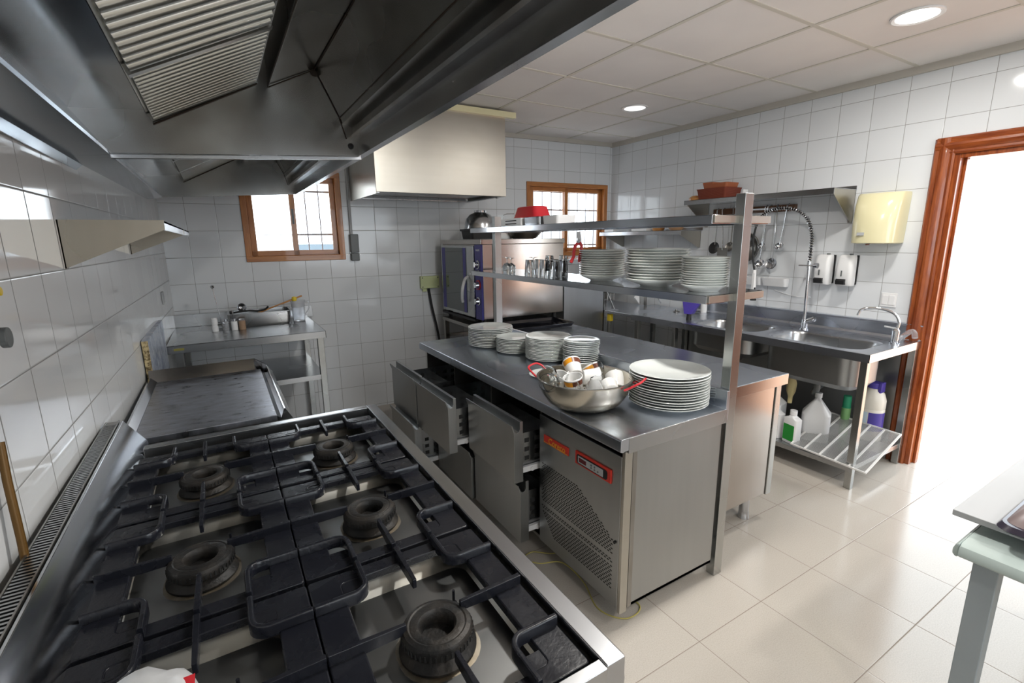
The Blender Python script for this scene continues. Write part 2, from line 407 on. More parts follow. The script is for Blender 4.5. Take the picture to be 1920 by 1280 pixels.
# right wall with door opening
XR = 3.85; DY0, DY1, DZ = .33, 1.24, 2.0
b = MB().box(XR, XR+.14, -2.45, DY0, 0, ZC).box(XR, XR+.14, DY1, 4.6, 0, ZC).box(XR, XR+.14, DY0, DY1, DZ, ZC)
structure(b.build('wall_right', M['right_tile'], org=(0,0,0), smooth=False))
b = MB(); fy = (-2.45, -2.2)
b.box(-.75, .4, *fy, 0, ZC).box(2.7, 3.99, *fy, 0, ZC).box(.4, 2.7, *fy, 0, .95).box(.4, 2.7, *fy, 2.25, ZC)
structure(b.build('wall_front', M['plain_tile'], org=(0,0,0), smooth=False))
# wide unseen window behind the viewer, added for frontal fill light
o = bpy.data.objects.new('added_fill_window', None); C.objects.link(o); o.location = (1.55, -2.3, .95); structure(o)
MB().box(.4, .46, -2.34, -2.22, .95, 2.25).box(2.64, 2.7, -2.34, -2.22, .95, 2.25).box(.46, 2.64, -2.34, -2.22, .95, 1.01).box(.46, 2.64, -2.34, -2.22, 2.19, 2.25).box(1.52, 1.58, -2.34, -2.22, 1.01, 2.19).build('window_frame', M['pine'], o, bev=.004)
# cornice
b = MB().box(XR-.022, XR, -2.2, 4.3, ZC-.045, ZC)
structure(b.build('trim_2', M['cornice'], smooth=False))
b = MB().box(0, 4.2, -.022, 0, ZC-.04, ZC)
o = b.build('trim_3', M['cornice'], local=True, smooth=False); o.location = (-.33, 4.464, 0); o.rotation_euler = (0, 0, R(-3.26)); structure(o)

# windows: wooden frame, two sashes, panes, iron bars outside
def window(name, wn, split, bars_v, bars_h, frost=False):
    o = thing(name, 'w', 'w', (-.33, 4.464, 0), R(-3.26)); del o['label']; del o['category']; structure(o)
    x0, x1, z0, z1 = wn; f = .045
    b = MB(); M4 = WB
    def bx(*a): b.box(*a, M=M4)
    bx(x0, x0+f, -.012, .07, z0, z1); bx(x1-f, x1, -.012, .07, z0, z1)
    b.build('window_frame', M['pine'], o, bev=.004)
    b = MB(); bx(x0, x1, -.014, .07, z0, z0+f); bx(x0, x1, -.014, .07, z1-f, z1)
    b.build('window_frame', M['pine_h'], o, bev=.004)
    for k, (a, c, yy) in enumerate(((x0+f, split+.02, .012), (split-.02, x1-f, .042))):
        b = MB(); s = .042
        b.box(a, a+s, yy, yy+.026, z0+f, z1-f, M=M4); b.box(c-s, c, yy, yy+.026, z0+f, z1-f, M=M4)
        sa = b.build('sash', M['pine'], o, bev=.003)
        b = MB(); b.box(a, c, yy, yy+.026, z0+f, z0+f+s, M=M4); b.box(a, c, yy, yy+.026, z1-f-s, z1-f, M=M4)
        b.build('sash_rail', M['pine_h'], sa, bev=.003)
        b = MB().box(a+s, c-s, yy+.011, yy+.015, z0+f+s, z1-f-s, M=M4)
        b.build('pane', M['frosted'] if (k == 0 and frost) else M['pane'], sa, smooth=False)
        b = MB().box((c-s*.7) if k == 0 else a+s*.3, (c-s*.7 if k == 0 else a+s*.3)+.014, yy-.006, yy, (z0+z1)/2-.06, (z0+z1)/2+.06, M=M4)
        b.build('latch', M['grey_pl'], sa)
    b = MB()
    for i in range(bars_v):
        x = x0+(i+.5)*(x1-x0)/bars_v; b.cyl(M4 @ Vector((x, .16, z0)), M4 @ Vector((x, .16, z1)), .005, n=8)
    for i in range(bars_h):
        z = z0+(i+.6)*(z1-z0)/bars_h; b.box(x0, x1, .155, .165, z-.008, z+.008, M=M4)
    b.build('window_bars', M['grille'], o)
    return o
window('window_1', w1, .905, 7, 2, True)
window('window_2', w2, 3.60, 9, 4)

# door: moulded varnished frame, opened leaf outside the view
d = bpy.data.objects.new('door_1', None); C.objects.link(d); d.location = (XR, DY0, 0); structure(d)
def casing(y0, y1, sgn):
    """moulded upright, profile in x (out of the wall) and y"""
    w = y1-y0; pr = [(0,0),(-.014,0),(-.020,.10),(-.016,.22),(-.028,.34),(-.034,.5),(-.030,.64),(-.020,.72),(-.022,.9),(-.012,1),(0,1)]
    ys = [(XR+a, (y0+t*w) if sgn > 0 else (y1-t*w)) for a, t in pr]
    return ys
b = MB().prism(casing(DY1-.005, DY1+.10, 1), 'z', 0, DZ+.09); b.build('door_casing', M['door_wood'], d, ang=25)
b = MB().prism(casing(DY0-.10, DY0+.005, -1), 'z', 0, DZ+.09); b.build('door_casing', M['door_wood'], d, ang=25)
b = MB(); prf = [(XR+a, DZ-.005+t*.10) for a, t in [(0,0),(-.014,0),(-.020,.10),(-.016,.22),(-.028,.34),(-.034,.5),(-.030,.64),(-.020,.72),(-.022,.9),(-.012,1),(0,1)]]
b.add([(p[0], DY0-.09, p[1]) for p in prf]+[(p[0], DY1+.09, p[1]) for p in prf], [(i, (i+1) % 11, (i+1) % 11+11, i+11) for i in range(11)]+[tuple(range(11))[::-1], tuple(range(11, 22))])
b.build('door_casing', M['door_wood_h'], d, ang=25)
b = MB().box(XR, XR+.15, DY1-.03, DY1, 0, DZ).box(XR, XR+.15, DY0, DY0+.03, 0, DZ).box(XR, XR+.15, DY0+.03, DY1-.03, DZ-.03, DZ)
b.box(XR+.06, XR+.10, DY1-.045, DY1-.03, 0, DZ-.03).box(XR+.06, XR+.10, DY0+.03, DY0+.045, 0, DZ-.03)
b.build('door_jamb', M['door_wood'], d, bev=.003)
leaf = MB().box(XR-.085, XR-.045, DY0-1.02, DY0-.13, .01, 1.98)
lo = leaf.build('door_leaf', M['door_wood'], d, bev=.004)
b = MB()
for z0, z1 in ((.15, .85), (1.0, 1.85)):
    for y0 in (DY0-.97, DY0-.53): b.box(XR-.093, XR-.085, y0, y0+.36, z0, z1)
b.build('door_panels', M['door_wood'], lo, bev=.006)
# outside the door and windows
structure(MB().box(3.99, 26, -22, 14, -.12, -.01).build('trim_4', M['ground'], smooth=False))
structure(MB().box(-3, 3.98, 6.2, 6.35, -.5, 1.50).build('wall_outside', M['fence'], smooth=False))

# ceiling downlights
def downlight(x, y, label, on, power, group=None):
    t = thing('ceiling_light', label, 'ceiling light', (x, y, ZC), group=group)
    MB().lathe([(.082,-.001),(.105,-.001),(.105,-.007),(.098,-.010),(.084,-.006)], (x, y, ZC), 40, closed=True).build('trim_ring', M['white_pl'], t)
    MB().cyl((x, y, ZC-.004), (x, y, ZC-.001), .084, n=40).build('diffuser', M['lamp_on'] if on else M['lamp_dim'], t)
    if power:
        l = bpy.data.lights.new('lamp', 'AREA'); l.shape = 'DISK'; l.size = .16; l.energy = power; l.color = (1, .97, .92)
        lo = bpy.data.objects.new('lamp', l); C.objects.link(lo); lo.location = (x, y, ZC-.014)
downlight(2.962, 1.182, 'lit round ceiling downlight near the doorway, the brightest one', True, 13)
downlight(2.985, 3.03, 'dim round ceiling downlight towards the back of the room', False, 0)
for x, y, p_ in ((1.76, -.65, 13), (2.96, -.65, 13), (.56, -1.5, 16), (1.45, 1.18, 26)): downlight(x, y, 'added fill downlight over the near end of the kitchen, out of the picture', True, p_, 'added fill downlights out of view')  # unseen extra lamps, added to lift the fill light

# ============================================================ RANGE
rg = thing('gas_range', 'large six-burner stainless gas range with black cast iron grates along the left wall', 'gas range', (.08, 1.14, 0))
b = MB().box(-.335, .455, .452, 1.838, .12, .845); b.box(.455, .462, .50, 1.80, .18, .70)
b.build('body', M['steel_panel'], rg, bev=.004)
b = MB()
for x in (-.28, .40):
    for y in (.52, 1.77): b.cyl((x, y, 0), (x, y, .12), .022, .028, n=16)
b.build('feet', M['steel_dark'], rg)
b = MB().box(.430, .468, .450, 1.84, .845, .900); b.build('front_rim', M['steel'], rg, bev=.003)
MB().box(-.27, .4295, .447, .468, .845, .8995).build('end_rim', M['steel_x'], rg, bev=.002); MB().box(-.27, .4295, 1.808, 1.84, .845, .8995).build('end_rim', M['steel_x'], rg, bev=.002)
b = MB().prism([(.462,.80),(.470,.81),(.474,.850),(.468,.892),(.462,.892)], 'y', .455, 1.835); b.build('control_panel', M['steel'], rg, bev=.002)
for i in range(6):
    y = .58+i*.225
    k = MB().cyl((.462, y, .745), (.488, y, .745), .022, .019, n=20).box(.486, .494, y-.004, y+.004, .728, .762).build('knob', M['black_rub'], rg, bev=.001)
# rear flue: slotted top, polished slope
b = MB().prism([(-.268,.845),(-.272,.885),(-.326,.966),(-.332,.966),(-.332,.845)], 'y', .447, 1.93); b.build('splash_slope', M['pol'], rg, bev=.001)
b = MB().box(-.370, -.334, .447, 1.93, .80, .954); b.box(-.370, -.367, .447, 1.93, .954, .970).box(-.337, -.334, .447, 1.93, .954, .970).box(-.367, -.337, 1.90, 1.93, .954, .967)
fl = b.build('flue', M['steel_dark'], rg)
b = MB(); y = .455
while y < 1.895:
    b.box(-.367, -.337, y, y+.0052, .955, .9685); y += .0112
b.build('flue_louvres', M['steel_x'], fl, smooth=False)
cx = (-.103, .248); cyy = (.688, 1.118, 1.548); GW, GH = .354, .424
for r in range(3):
    for c in range(2):
        X, Y = cx[c], cyy[r]
        t = bpy.data.objects.new('burner_pan', None)
        bx_, by_ = X, Y-.015
        b = MB(); q0 = []
        A = GW/2+.001; B = GH/2+.003
        L = [rr(X-A, X+A, Y-B, Y+B, .002, .868), rr(X-A+.03, X+A-.03, Y-B+.025, Y+B-.025, .03, .868), rr(X-A+.036, X+A-.036, Y-B+.032, Y+B-.032, .03, .862),
             rr(X-A+.055, X+A-.055, Y-B+.058, Y+B-.058, .03, .843), rr(X-.075, X+.075, Y-.09, Y+.06, .06, .8435), rr(bx_-.06, bx_+.06, by_-.06, by_+.06, .0599, .848), rr(bx_-.05, bx_+.05, by_-.05, by_+.05, .0499, .850)]
        b.loft(L, cap1=True)
        pan = b.build('burner_pan', M['pan'], None, org=(bx_, by_, .84)); pan.parent = rg; pan.location = Vector((bx_, by_, .84))-rg.location
        # burner
        br = MB().lathe([(0,.848),(.066,.848),(.066,.852),(.058,.860),(.050,.866),(.050,.869),(.0595,.869),(.0605,.874),(.0605,.884),(.057,.890),(.050,.893),(.047,.892),(.045,.893),(.033,.892),(.030,.888),(.028,.878),(.028,.866),(0,.866)], (bx_, by_, 0), 48).build('burner', M['burner'], rg)
        b = MB()
        for k in range(44):
            a = 2*PI*k/44; b.box(.058, .0618, -.0013, .0013, .872, .882, M=Matrix.Translation((bx_, by_, 0)) @ Matrix.Rotation(a, 4, 'Z'))
        b.build('flame_slots', M['seam'], br, smooth=False)
        b = MB().cyl((bx_+.055, by_+.055, .848), (bx_+.055, by_+.055, .893), .0028, n=8).cyl((bx_+.055, by_+.055, .848), (bx_+.055, by_+.055, .868), .006, n=10)
        b.build('igniter', M['iron'], br)
        # grate
        b = MB(); a, h = GW/2-.0025, GH/2-.003; z0, z1 = .871, .888
        ox, oy = .056, .032
        b.loft([rr(X-a, X+a, Y-h, Y+h, .006, z0, 3), rr(X-a, X+a, Y-h, Y+h, .006, z1-.002, 3), rr(X-a+.002, X+a-.002, Y-h+.002, Y+h-.002, .005, z1, 3),
                rr(X-a+ox-.002, X+a-ox+.002, Y-h+oy-.002, Y+h-oy+.002, .012, z1, 3), rr(X-a+ox, X+a-ox, Y-h+oy, Y+h-oy, .010, z1-.002, 3), rr(X-a+ox, X+a-ox, Y-h+oy, Y+h-oy, .010, z0, 3)], ring=True)
        for sx in (-1, 1):
            for sy in (-1, 1):   # corner plates inside the hooks
                xa, xb = sorted((X+sx*(a-.095), X+sx*(a-ox+.001))); ya, yb = sorted((Y+sy*(h-.062), Y+sy*(h-oy+.001)))
                b.box(xa, xb, ya, yb, z0, z1-.001)
        zt = .905; wd = .0105
        def rib(p0, p1, tip=1.0): b.bar((p0[0], p0[1], zt-.012), (p1[0], p1[1], zt-.012), wd, .026, taper=tip)
        rib((X-a, Y), (X-a+.125, Y), .75); rib((X+a, Y), (X+a-.125, Y), .75)
        rib((X, Y-h), (X, Y-h+.115), .75); rib((X, Y+h), (X, Y+h-.115), .75)
        for sx in (-1, 1):
            for sy in (-1, 1):
                ya = Y+sy*.118; xe = X+sx*a; xi = X+sx*(a-.094); rad_ = .026
                pts = [Vector((xe, ya, 0)), Vector((xi+sx*rad_, ya, 0))]
                cxx, cy2 = xi+sx*rad_, ya+sy*rad_
                for kk in range(1, 7):
                    an = kk/6*PI/2; pts.append(Vector((cxx-sx*rad_*math.sin(an), cy2-sy*rad_*math.cos(an), 0)))
                pts.append(Vector((xi, Y+sy*h, 0)))
                ls = []
                for i2, p in enumerate(pts):
                    tdir = (pts[min(i2+1, len(pts)-1)]-pts[max(i2-1, 0)]).normalized(); sd = Vector((-tdir.y, tdir.x, 0))
                    ls.append([p+sd*wd/2+Vector((0,0,zt-.024)), p+sd*wd/2+Vector((0,0,zt-.002)), p+sd*wd*.3+Vector((0,0,zt+.001)), p-sd*wd*.3+Vector((0,0,zt+.001)), p-sd*wd/2+Vector((0,0,zt-.002)), p-sd*wd/2+Vector((0,0,zt-.024))])
                b.loft(ls, cap0=True, cap1=True)
        b.build('cast_grate', M['iron'], rg, bev=.0015, seg=1)

# ============================================================ GRIDDLE
gd = thing('griddle', 'flat steel griddle with a low splash rim beyond the gas burners', 'griddle', (-.1, 2.35, 0))
MB().box(-.34, .18, 1.965, 2.80, .12, .86).build('body', M['steel_panel'], gd, bev=.004)
b = MB()
for x in (-.28, .12):
    for y in (2.02, 2.72): b.cyl((x, y, 0), (x, y, .12), .02, .026, n=14)
b.build('feet', M['steel_dark'], gd)
MB().box(-.315, .125, 1.96, 2.76, .86, .885).build('cooking_plate', M['griddle'], gd, bev=.003)
b = MB().prism([(-.345,.86),(-.345,.905),(-.338,.905),(-.315,.885),(-.315,.86)], 'y', 1.95, 2.79)
b.build('side_rim', M['pol'], gd)
b = MB().prism([(1.955+.80,.86),(2.785,.86),(2.80,.935),(2.795,.937),(2.765,.885)], 'x', -.345, .10)
b.build('back_rim', M['oven_side'], gd)
b = MB().prism([(.125,.86),(.125,.878),(.140,.870),(.152,.905),(.156,.905),(.18,.86)], 'y', 1.965, 2.74); b.add([(.10,2.797,.936),(.156,2.74,.905),(.156,2.74,.86),(.10,2.797,.86),(.104,2.80,.936),(.16,2.743,.905),(.16,2.743,.86),(.104,2.80,.86)], [(0,1,2,3),(7,6,5,4),(0,4,5,1),(1,5,6,2),(2,6,7,3),(3,7,4,0)])
b.build('side_rim', M['pol'], gd)

# marble slab leaning at the wall beyond the griddle
sl = thing('stone_slab', 'upright blue-grey stone slab with a raw speckled edge leaning on the left wall behind the griddle', 'stone slab', (-.343, 3.2, .70))
MB().box(-.357, -.330, 2.830, 3.56, .70, 1.078).build('slab', M['marble'], sl, bev=.002)
MB().box(-.356, -.331, 2.820, 2.830, .70, 1.075).build('raw_edge', M['marble_edge'], sl)
tb = MB().box(-.343, -.24, 2.83, 3.56, .0, .70).build('steel_plinth', M['steel_dark'], bev=.003); tag(tb, 'narrow dark steel plinth against the left wall carrying the stone slab', 'plinth')

# ============================================================ EXTRACTOR HOODS over the range
PROF_ALL = [(-.385,1.775),(-.383,1.805),(-.345,1.808),(-.262,1.818),(-.258,1.824),(-.268,1.835),(-.345,1.95),(-.150,1.964),(-.131,1.924),(.198,2.100),(.205,2.20),(.232,2.20),(.232,2.090),(.400,2.172),
           (.478,2.010),(.486,1.985),(.527,1.975),(.527,1.945),(.508,1.938),(.513,1.930),(.540,1.926),(.546,1.880),(.543,1.868),(.570,1.868),(.573,1.880)]
def hood(y0, y1, nm, label, wx):
    h = thing(nm, label, 'extractor hood', (.1, (y0+y1)/2, 1.77))
    PROF_IN = [(wx,1.775),(wx+.002,1.805),(wx+.035,1.808)]+PROF_ALL[3:]
    out = PROF_IN + [(.575,1.90),(.50,2.06),(.47,2.53),(-.385,2.53)]
    # shell: inner skin split by parts
    def skin(i0, i1, name, m, th=.004):
        pts = PROF_IN[i0:i1+1]; n = len(pts); off = []
        for i, p in enumerate(pts):
            a = Vector(pts[max(i-1, 0)]); c = Vector(pts[min(i+1, n-1)]); t = (c-a).normalized(); nn = Vector((-t.y, t.x))
            off.append((p[0]+nn.x*th, p[1]+nn.y*th))
        poly = pts+off[::-1]
        return MB().prism(poly, 'y', y0, y1).build(name, m, h, ang=25)
    skin(0, 5, 'wall_gutter', M['hood_pol'])
    skin(5, 7, 'wall_panel', M['hood_pol'])
    # filter bank seat: dark strip and ridge
    skin(9, 12, 'filter_channel', M['hood_in'])
    skin(12, 13, 'top_panel', M['hood_in'])
    skin(13, 15, 'front_panel', M['hood_in'])
    skin(15, 20, 'front_channel', M['hood_in'])
    skin(20, 24, 'front_rim', M['steel'])
    # outer shell closing the hood up to the ceiling
    MB().prism([(.579,1.88),(.581,1.90),(.510,2.06),(.475,2.11),(.475,2.535),(.471,2.535),(.471,2.108),(.506,2.058),(.575,1.90),(.575,1.88)], 'y', y0, y1).build('outer_shell', M['hood_out'], h)
    # end plates
    for y in (y0, y1-.006):
        MB().prism([(wx+.001,1.812),(-.262,1.822),(.570,1.870),(.579,1.90),(.51,2.06),(.475,2.11),(.475,2.53),(wx+.001,2.53)], 'y', y, y+.006).build('end_plate', M['hood_in'], h)
    MB().box(wx, .475, y0, y1, 2.525, 2.535).build('top_plate', M['hood_in'], h)
    # baffle filters leaning between the two lips
    A = Vector((-.131, 1.926)); B = Vector((.200, 2.094)); d2 = B-A; n2 = Vector((-d2.y, d2.x)).normalized()
    L = y1-y0-.03; nf = max(1, round(L/.50)); fw = L/nf
    for k in range(nf):
        ya = y0+.015+k*fw; b = MB(); ns = 15 if (k == nf-1 or y0 > 1) else 10; pit_ = (fw-.03)/ns
        def P3(t, y, dn): p = A+d2*t+n2*dn; return (p.x, y, p.y)
        for i in range(ns):
            yc = ya+.015+pit_*(i+.5); w2_ = pit_*.33; nseg = 6; loops = []
            for t in (.02, .98):
                lp = [Vector(P3(t, yc-w2_*math.cos(PI*j/nseg), -.011*math.sin(PI*j/nseg)+.010)) for j in range(nseg+1)]
                lp += [Vector(P3(t, yc+w2_, .016)), Vector(P3(t, yc-w2_, .016))]
                loops.append(lp)
            b.loft(loops, cap0=True, cap1=True)
        b.add([P3(0, ya, .028), P3(1, ya, .028), P3(1, ya+fw, .028), P3(0, ya+fw, .028), P3(0, ya, .030), P3(1, ya, .030), P3(1, ya+fw, .030), P3(0, ya+fw, .030)], [(0,1,2,3),(4,5,6,7),(0,4,5,1),(1,5,6,2),(2,6,7,3),(3,7,4,0)])
        fo = b.build('baffle_filter', M['filter'], h, ang=50)
        for ys in (ya, ya+fw-.012):
            fb = MB(); fb.add([P3(0, ys, 0), P3(1, ys, 0), P3(1, ys+.012, 0), P3(0, ys+.012, 0), P3(0, ys, .025), P3(1, ys, .025), P3(1, ys+.012, .025), P3(0, ys+.012, .025)], [(0,1,2,3),(4,5,6,7),(0,4,5,1),(1,5,6,2),(2,6,7,3),(3,7,4,0)])
            fb.build('filter_frame', M['hood_in'], fo)
    for p_ in (PROF_IN[13], PROF_IN[12], PROF_IN[14]):
        MB().tube([(p_[0], y0+.01, p_[1]-.003), (p_[0], y1-.008, p_[1]-.003)], .0022, 6).build('seam', M['grease'], h)
    ye = y1-.008
    MB().tube([(.232, ye, 2.085), (.400, ye, 2.169), (.478, ye, 2.008), (.500, ye, 1.93)], .0022, 6).build('seam', M['grease'], h)
    MB().tube([(-.131, ye, 1.921), (.198, ye, 2.092)], .003, 6).build('seam', M['grease'], h)
    MB().lathe([(0,0),(.016,.001),(.010,.003),(0,.004)], c=(.400, ye, 2.16), n=12, M=Matrix.Rotation(R(90), 4, 'X')).build('grease_spot', M['grease'], h)
    return h
M['grease'] = mat('burnt_grease', (.025,.015,.008), .6)
M['filter'] = steel('ribbed_filter_steel', (.58,.59,.56), .25, 'x', .06)
h1 = hood(-.55, 2.11, 'extractor_hood', 'long dark greasy extractor hood with ribbed filters over the range, nearest the viewer', -.372)
MB().bar((-.262, 2.117, 1.812), (.556, 2.117, 1.863), .014, .014).build('end_rail', M['steel_x'], h1, bev=.002)
MB().lathe([(0,0),(.012,0),(.010,.006),(0,.007)], M=Matrix.Rotation(R(90), 4, 'X'), c=(.515, 2.104, 1.905), n=16).build('plug', M['black_rub'], h1)
hood(2.1115, 3.95, 'extractor_hood', 'second extractor hood further back above the griddle, in front of the left window', -.372)

# box hood above the oven
bh = thing('extractor_hood', 'big plain boxy steel hood hanging above the oven, reaching the ceiling', 'extractor hood', (1.56, 4.0, 1.88))
b = MB(); t_ = .004
b.box(1.03, 2.11, 3.58, 3.584, 1.875, 2.52).box(1.03, 1.034, 3.584, 4.36, 1.862, 2.52).box(2.106, 2.11, 3.584, 4.30, 1.875, 2.52).box(1.03, 2.11, 3.58, 4.30, 2.50, 2.52)
b.build('shell', M['hood_out'], bh, bev=.002)
b = MB(); b.box(1.034, 2.106, 3.584, 3.60, 1.875, 1.885).box(1.034, 1.06, 3.6, 4.30, 1.868, 1.878).box(2.08, 2.106, 3.6, 4.30, 1.875, 1.885).box(1.06, 2.08, 4.24, 4.30, 1.875, 1.885)
b.build('lower_lip', M['steel_x'], bh, bev=.001)
b = MB().prism([(3.62,1.90),(4.22,1.90),(4.22,2.35),(3.62,2.15)], 'x', 1.08, 2.07)
b.build('filter_box', M['hood_in'], bh)
MB().cyl((2.04, 3.61, 1.872), (2.04, 3.61, 1.86), .012, n=12).build('drain_plug', M['grey_pl'], bh)
tag(MB().box(1.3, 2.19, 3.54, 3.585, 2.478, 2.522).build('wooden_batten', M['cream_pl'], bev=.003), 'pale cream batten between the boxy hood and the ceiling', 'batten')

# wall bracket shelf on the left wall
ws = thing('wall_shelf', 'long steel shelf on triangular brackets on the left wall above the range', 'shelf', (-.25, 2.7, 1.46))
b = MB().box(-.372, -.130, 1.868, 3.60, 1.592, 1.600).box(-.134, -.130, 1.868, 3.60, 1.570, 1.600); b.build('shelf_board', M['steel'], ws, bev=.001)
for y, zb in ((1.864, 1.462), (3.0, 1.480)):
    b = MB().add([(LW(y)-.0, y, 1.600), (-.128, y, 1.600), (-.128, y, 1.572), (LW(y), y, zb), (LW(y), y+.004, 1.600), (-.128, y+.004, 1.600), (-.128, y+.004, 1.572), (LW(y), y+.004, zb)], [(0,1,2,3),(7,6,5,4),(0,4,5,1),(1,5,6,2),(2,6,7,3),(3,7,4,0)])
    b.box(LW(y)+.001, LW(y)+.004, y-.0, y+.03, zb, 1.6); b.build('bracket', M['steel_warm'], ws)

# ============================================================ ISLAND: refrigerated counter with open drawers
X0, X1, Y0, Y1 = 1.185, 1.762, 1.20, 3.22; ZT = .818
rc = thing('refrigerated_counter', 'stainless refrigerated counter with pulled-out drawers and a compressor grille on its near end', 'refrigerated counter', (1.48, 2.2, 0))
b = MB().prism([(1.165,ZT-.010),(1.168,ZT-.003),(1.175,ZT),(X1,ZT),(X1,ZT+.078),(X1+.018,ZT+.078),(X1+.018,ZT-.05),(1.19,ZT-.05),(1.178,ZT-.053),(1.165,ZT-.048)], 'y', 1.188, Y1+.012)
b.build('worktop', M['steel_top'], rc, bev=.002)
MB().box(1.205, X1+.01, 1.186, 1.20, ZT-.062, ZT-.0005).build('worktop_end', M['steel_x'], rc, bev=.002)
# carcass: compressor module, drawer bays
b = MB().box(1.235, 1.765, 1.205, 1.215, .075, ZT-.055); b.box(1.215, 1.765, 1.205, 1.76, .075, .09).box(1.750, 1.760, 1.21, 3.21, .075, ZT-.055)
b.build('end_panel', M['steel_panel'], rc, bev=.001)
MB().box(1.198, 1.236, 1.196, 1.212, .068, ZT-.058).build('corner_strip', M['hood_out'], rc, bev=.002)
b = MB().box(1.24, 1.262, 1.198, 1.206, .08, ZT-.06); b.build('edge_strip', M['steel_dark'], rc, bev=.001)
fp = MB().box(1.196, 1.206, 1.212, 1.752, .085, .735).build('compressor_panel', M['steel_panel'], rc, bev=.002)
# ventilation slots laid out in the barrel-shaped field of the photograph
b = MB(); z = .155; row = 0
while z < .505:
    half = .245
    t_ = (z-.33)/.175
    if abs(z-.297) > .007 and abs(z-.263) > .007:
        ya, yb = 1.245, 1.725
        if t_ > .25: ya += (t_-.25)*.30      # upper near corner cut away
        if t_ < -.45: yb += (t_+.45)*.16
        y = ya + (row % 2)*.009
        while y < yb:
            b.box(1.1952, 1.1962, y, y+.0105, z, z+.0048); y += .018
    z += .0098; row += 1
b.build('vent_slots', M['seam'], fp, smooth=False)
lb = MB().box(1.192, 1.196, 1.53, 1.713, .612, .650).build('brand_plate', M['red_label'], fp, bev=.001)
def text(s, size, M4, m, parent, ext=.0006, name='lettering'):
    cu = bpy.data.curves.new('t', 'FONT'); cu.body = s; cu.size = size; cu.extrude = ext; cu.align_x = 'CENTER'; cu.align_y = 'CENTER'
    ot = bpy.data.objects.new('t', cu); C.objects.link(ot); bpy.context.view_layer.update()
    me = bpy.data.meshes.new_from_object(ot.evaluated_get(bpy.context.evaluated_depsgraph_get())); bpy.data.objects.remove(ot)
    me.transform(world_of(parent).inverted() @ M4); me.name = name; me.materials.clear(); me.materials.append(m)
    o = bpy.data.objects.new(name, me); C.objects.link(o); o.parent = parent; return o
# text frame facing -x: local x -> -y, local y -> z
FX = lambda x, y, z: Matrix(((0,0,-1,x),(-1,0,0,y),(0,1,0,z),(0,0,0,1)))
text('Coreco', .040, FX(1.1915, 1.612, .630), M['yel_text'], lb)
MB().add([(1.1916,1.532,.615),(1.1916,1.712,.615),(1.1916,1.712,.618),(1.1916,1.532,.618)], [(0,1,2,3)]).build('border_line', M['yel_text'], lb)
ct = MB().box(1.190, 1.196, 1.262, 1.478, .606, .662).build('control_display', M['red_label'], fp, bev=.001)
b = MB().loft([[Vector((1.1885, p.x, p.y)) for p in rr(1.280, 1.468, .612, .652, .012, 0)], [Vector((1.191, p.x, p.y)) for p in rr(1.280, 1.468, .612, .652, .012, 0)]], True, True); b.build('display_bezel', M['black_rub'], ct)
b = MB().box(1.1868, 1.189, 1.304, 1.456, .617, .647); b.build('display_face', M['board'], ct)
MB().box(1.1860, 1.187, 1.404, 1.450, .623, .641).build('display_screen', mat('dark_red_screen', (.10,.005,.01), .2), ct)
b = MB()
for i, (yy, zz) in enumerate(((1.372,.638),(1.352,.638),(1.372,.627),(1.352,.626),(1.332,.626))): b.cyl((1.1858, yy, zz), (1.187, yy, zz), .0045, n=12)
b.build('display_buttons', M['grey_pl'], ct)
MB().cyl((1.19, 1.232, .372), (1.196, 1.232, .372), .006, n=12).build('lock', M['black_rub'], fp)
b = MB()
for x, y in ((1.34, 1.62), (1.66, 1.62), (1.34, 3.12), (1.66, 3.12)): b.cyl((x, y, 0), (x, y, .012), .026, n=16).cyl((x, y, .012), (x, y, .08), .018, n=14)
b.build('feet', M['black_rub'], rc)
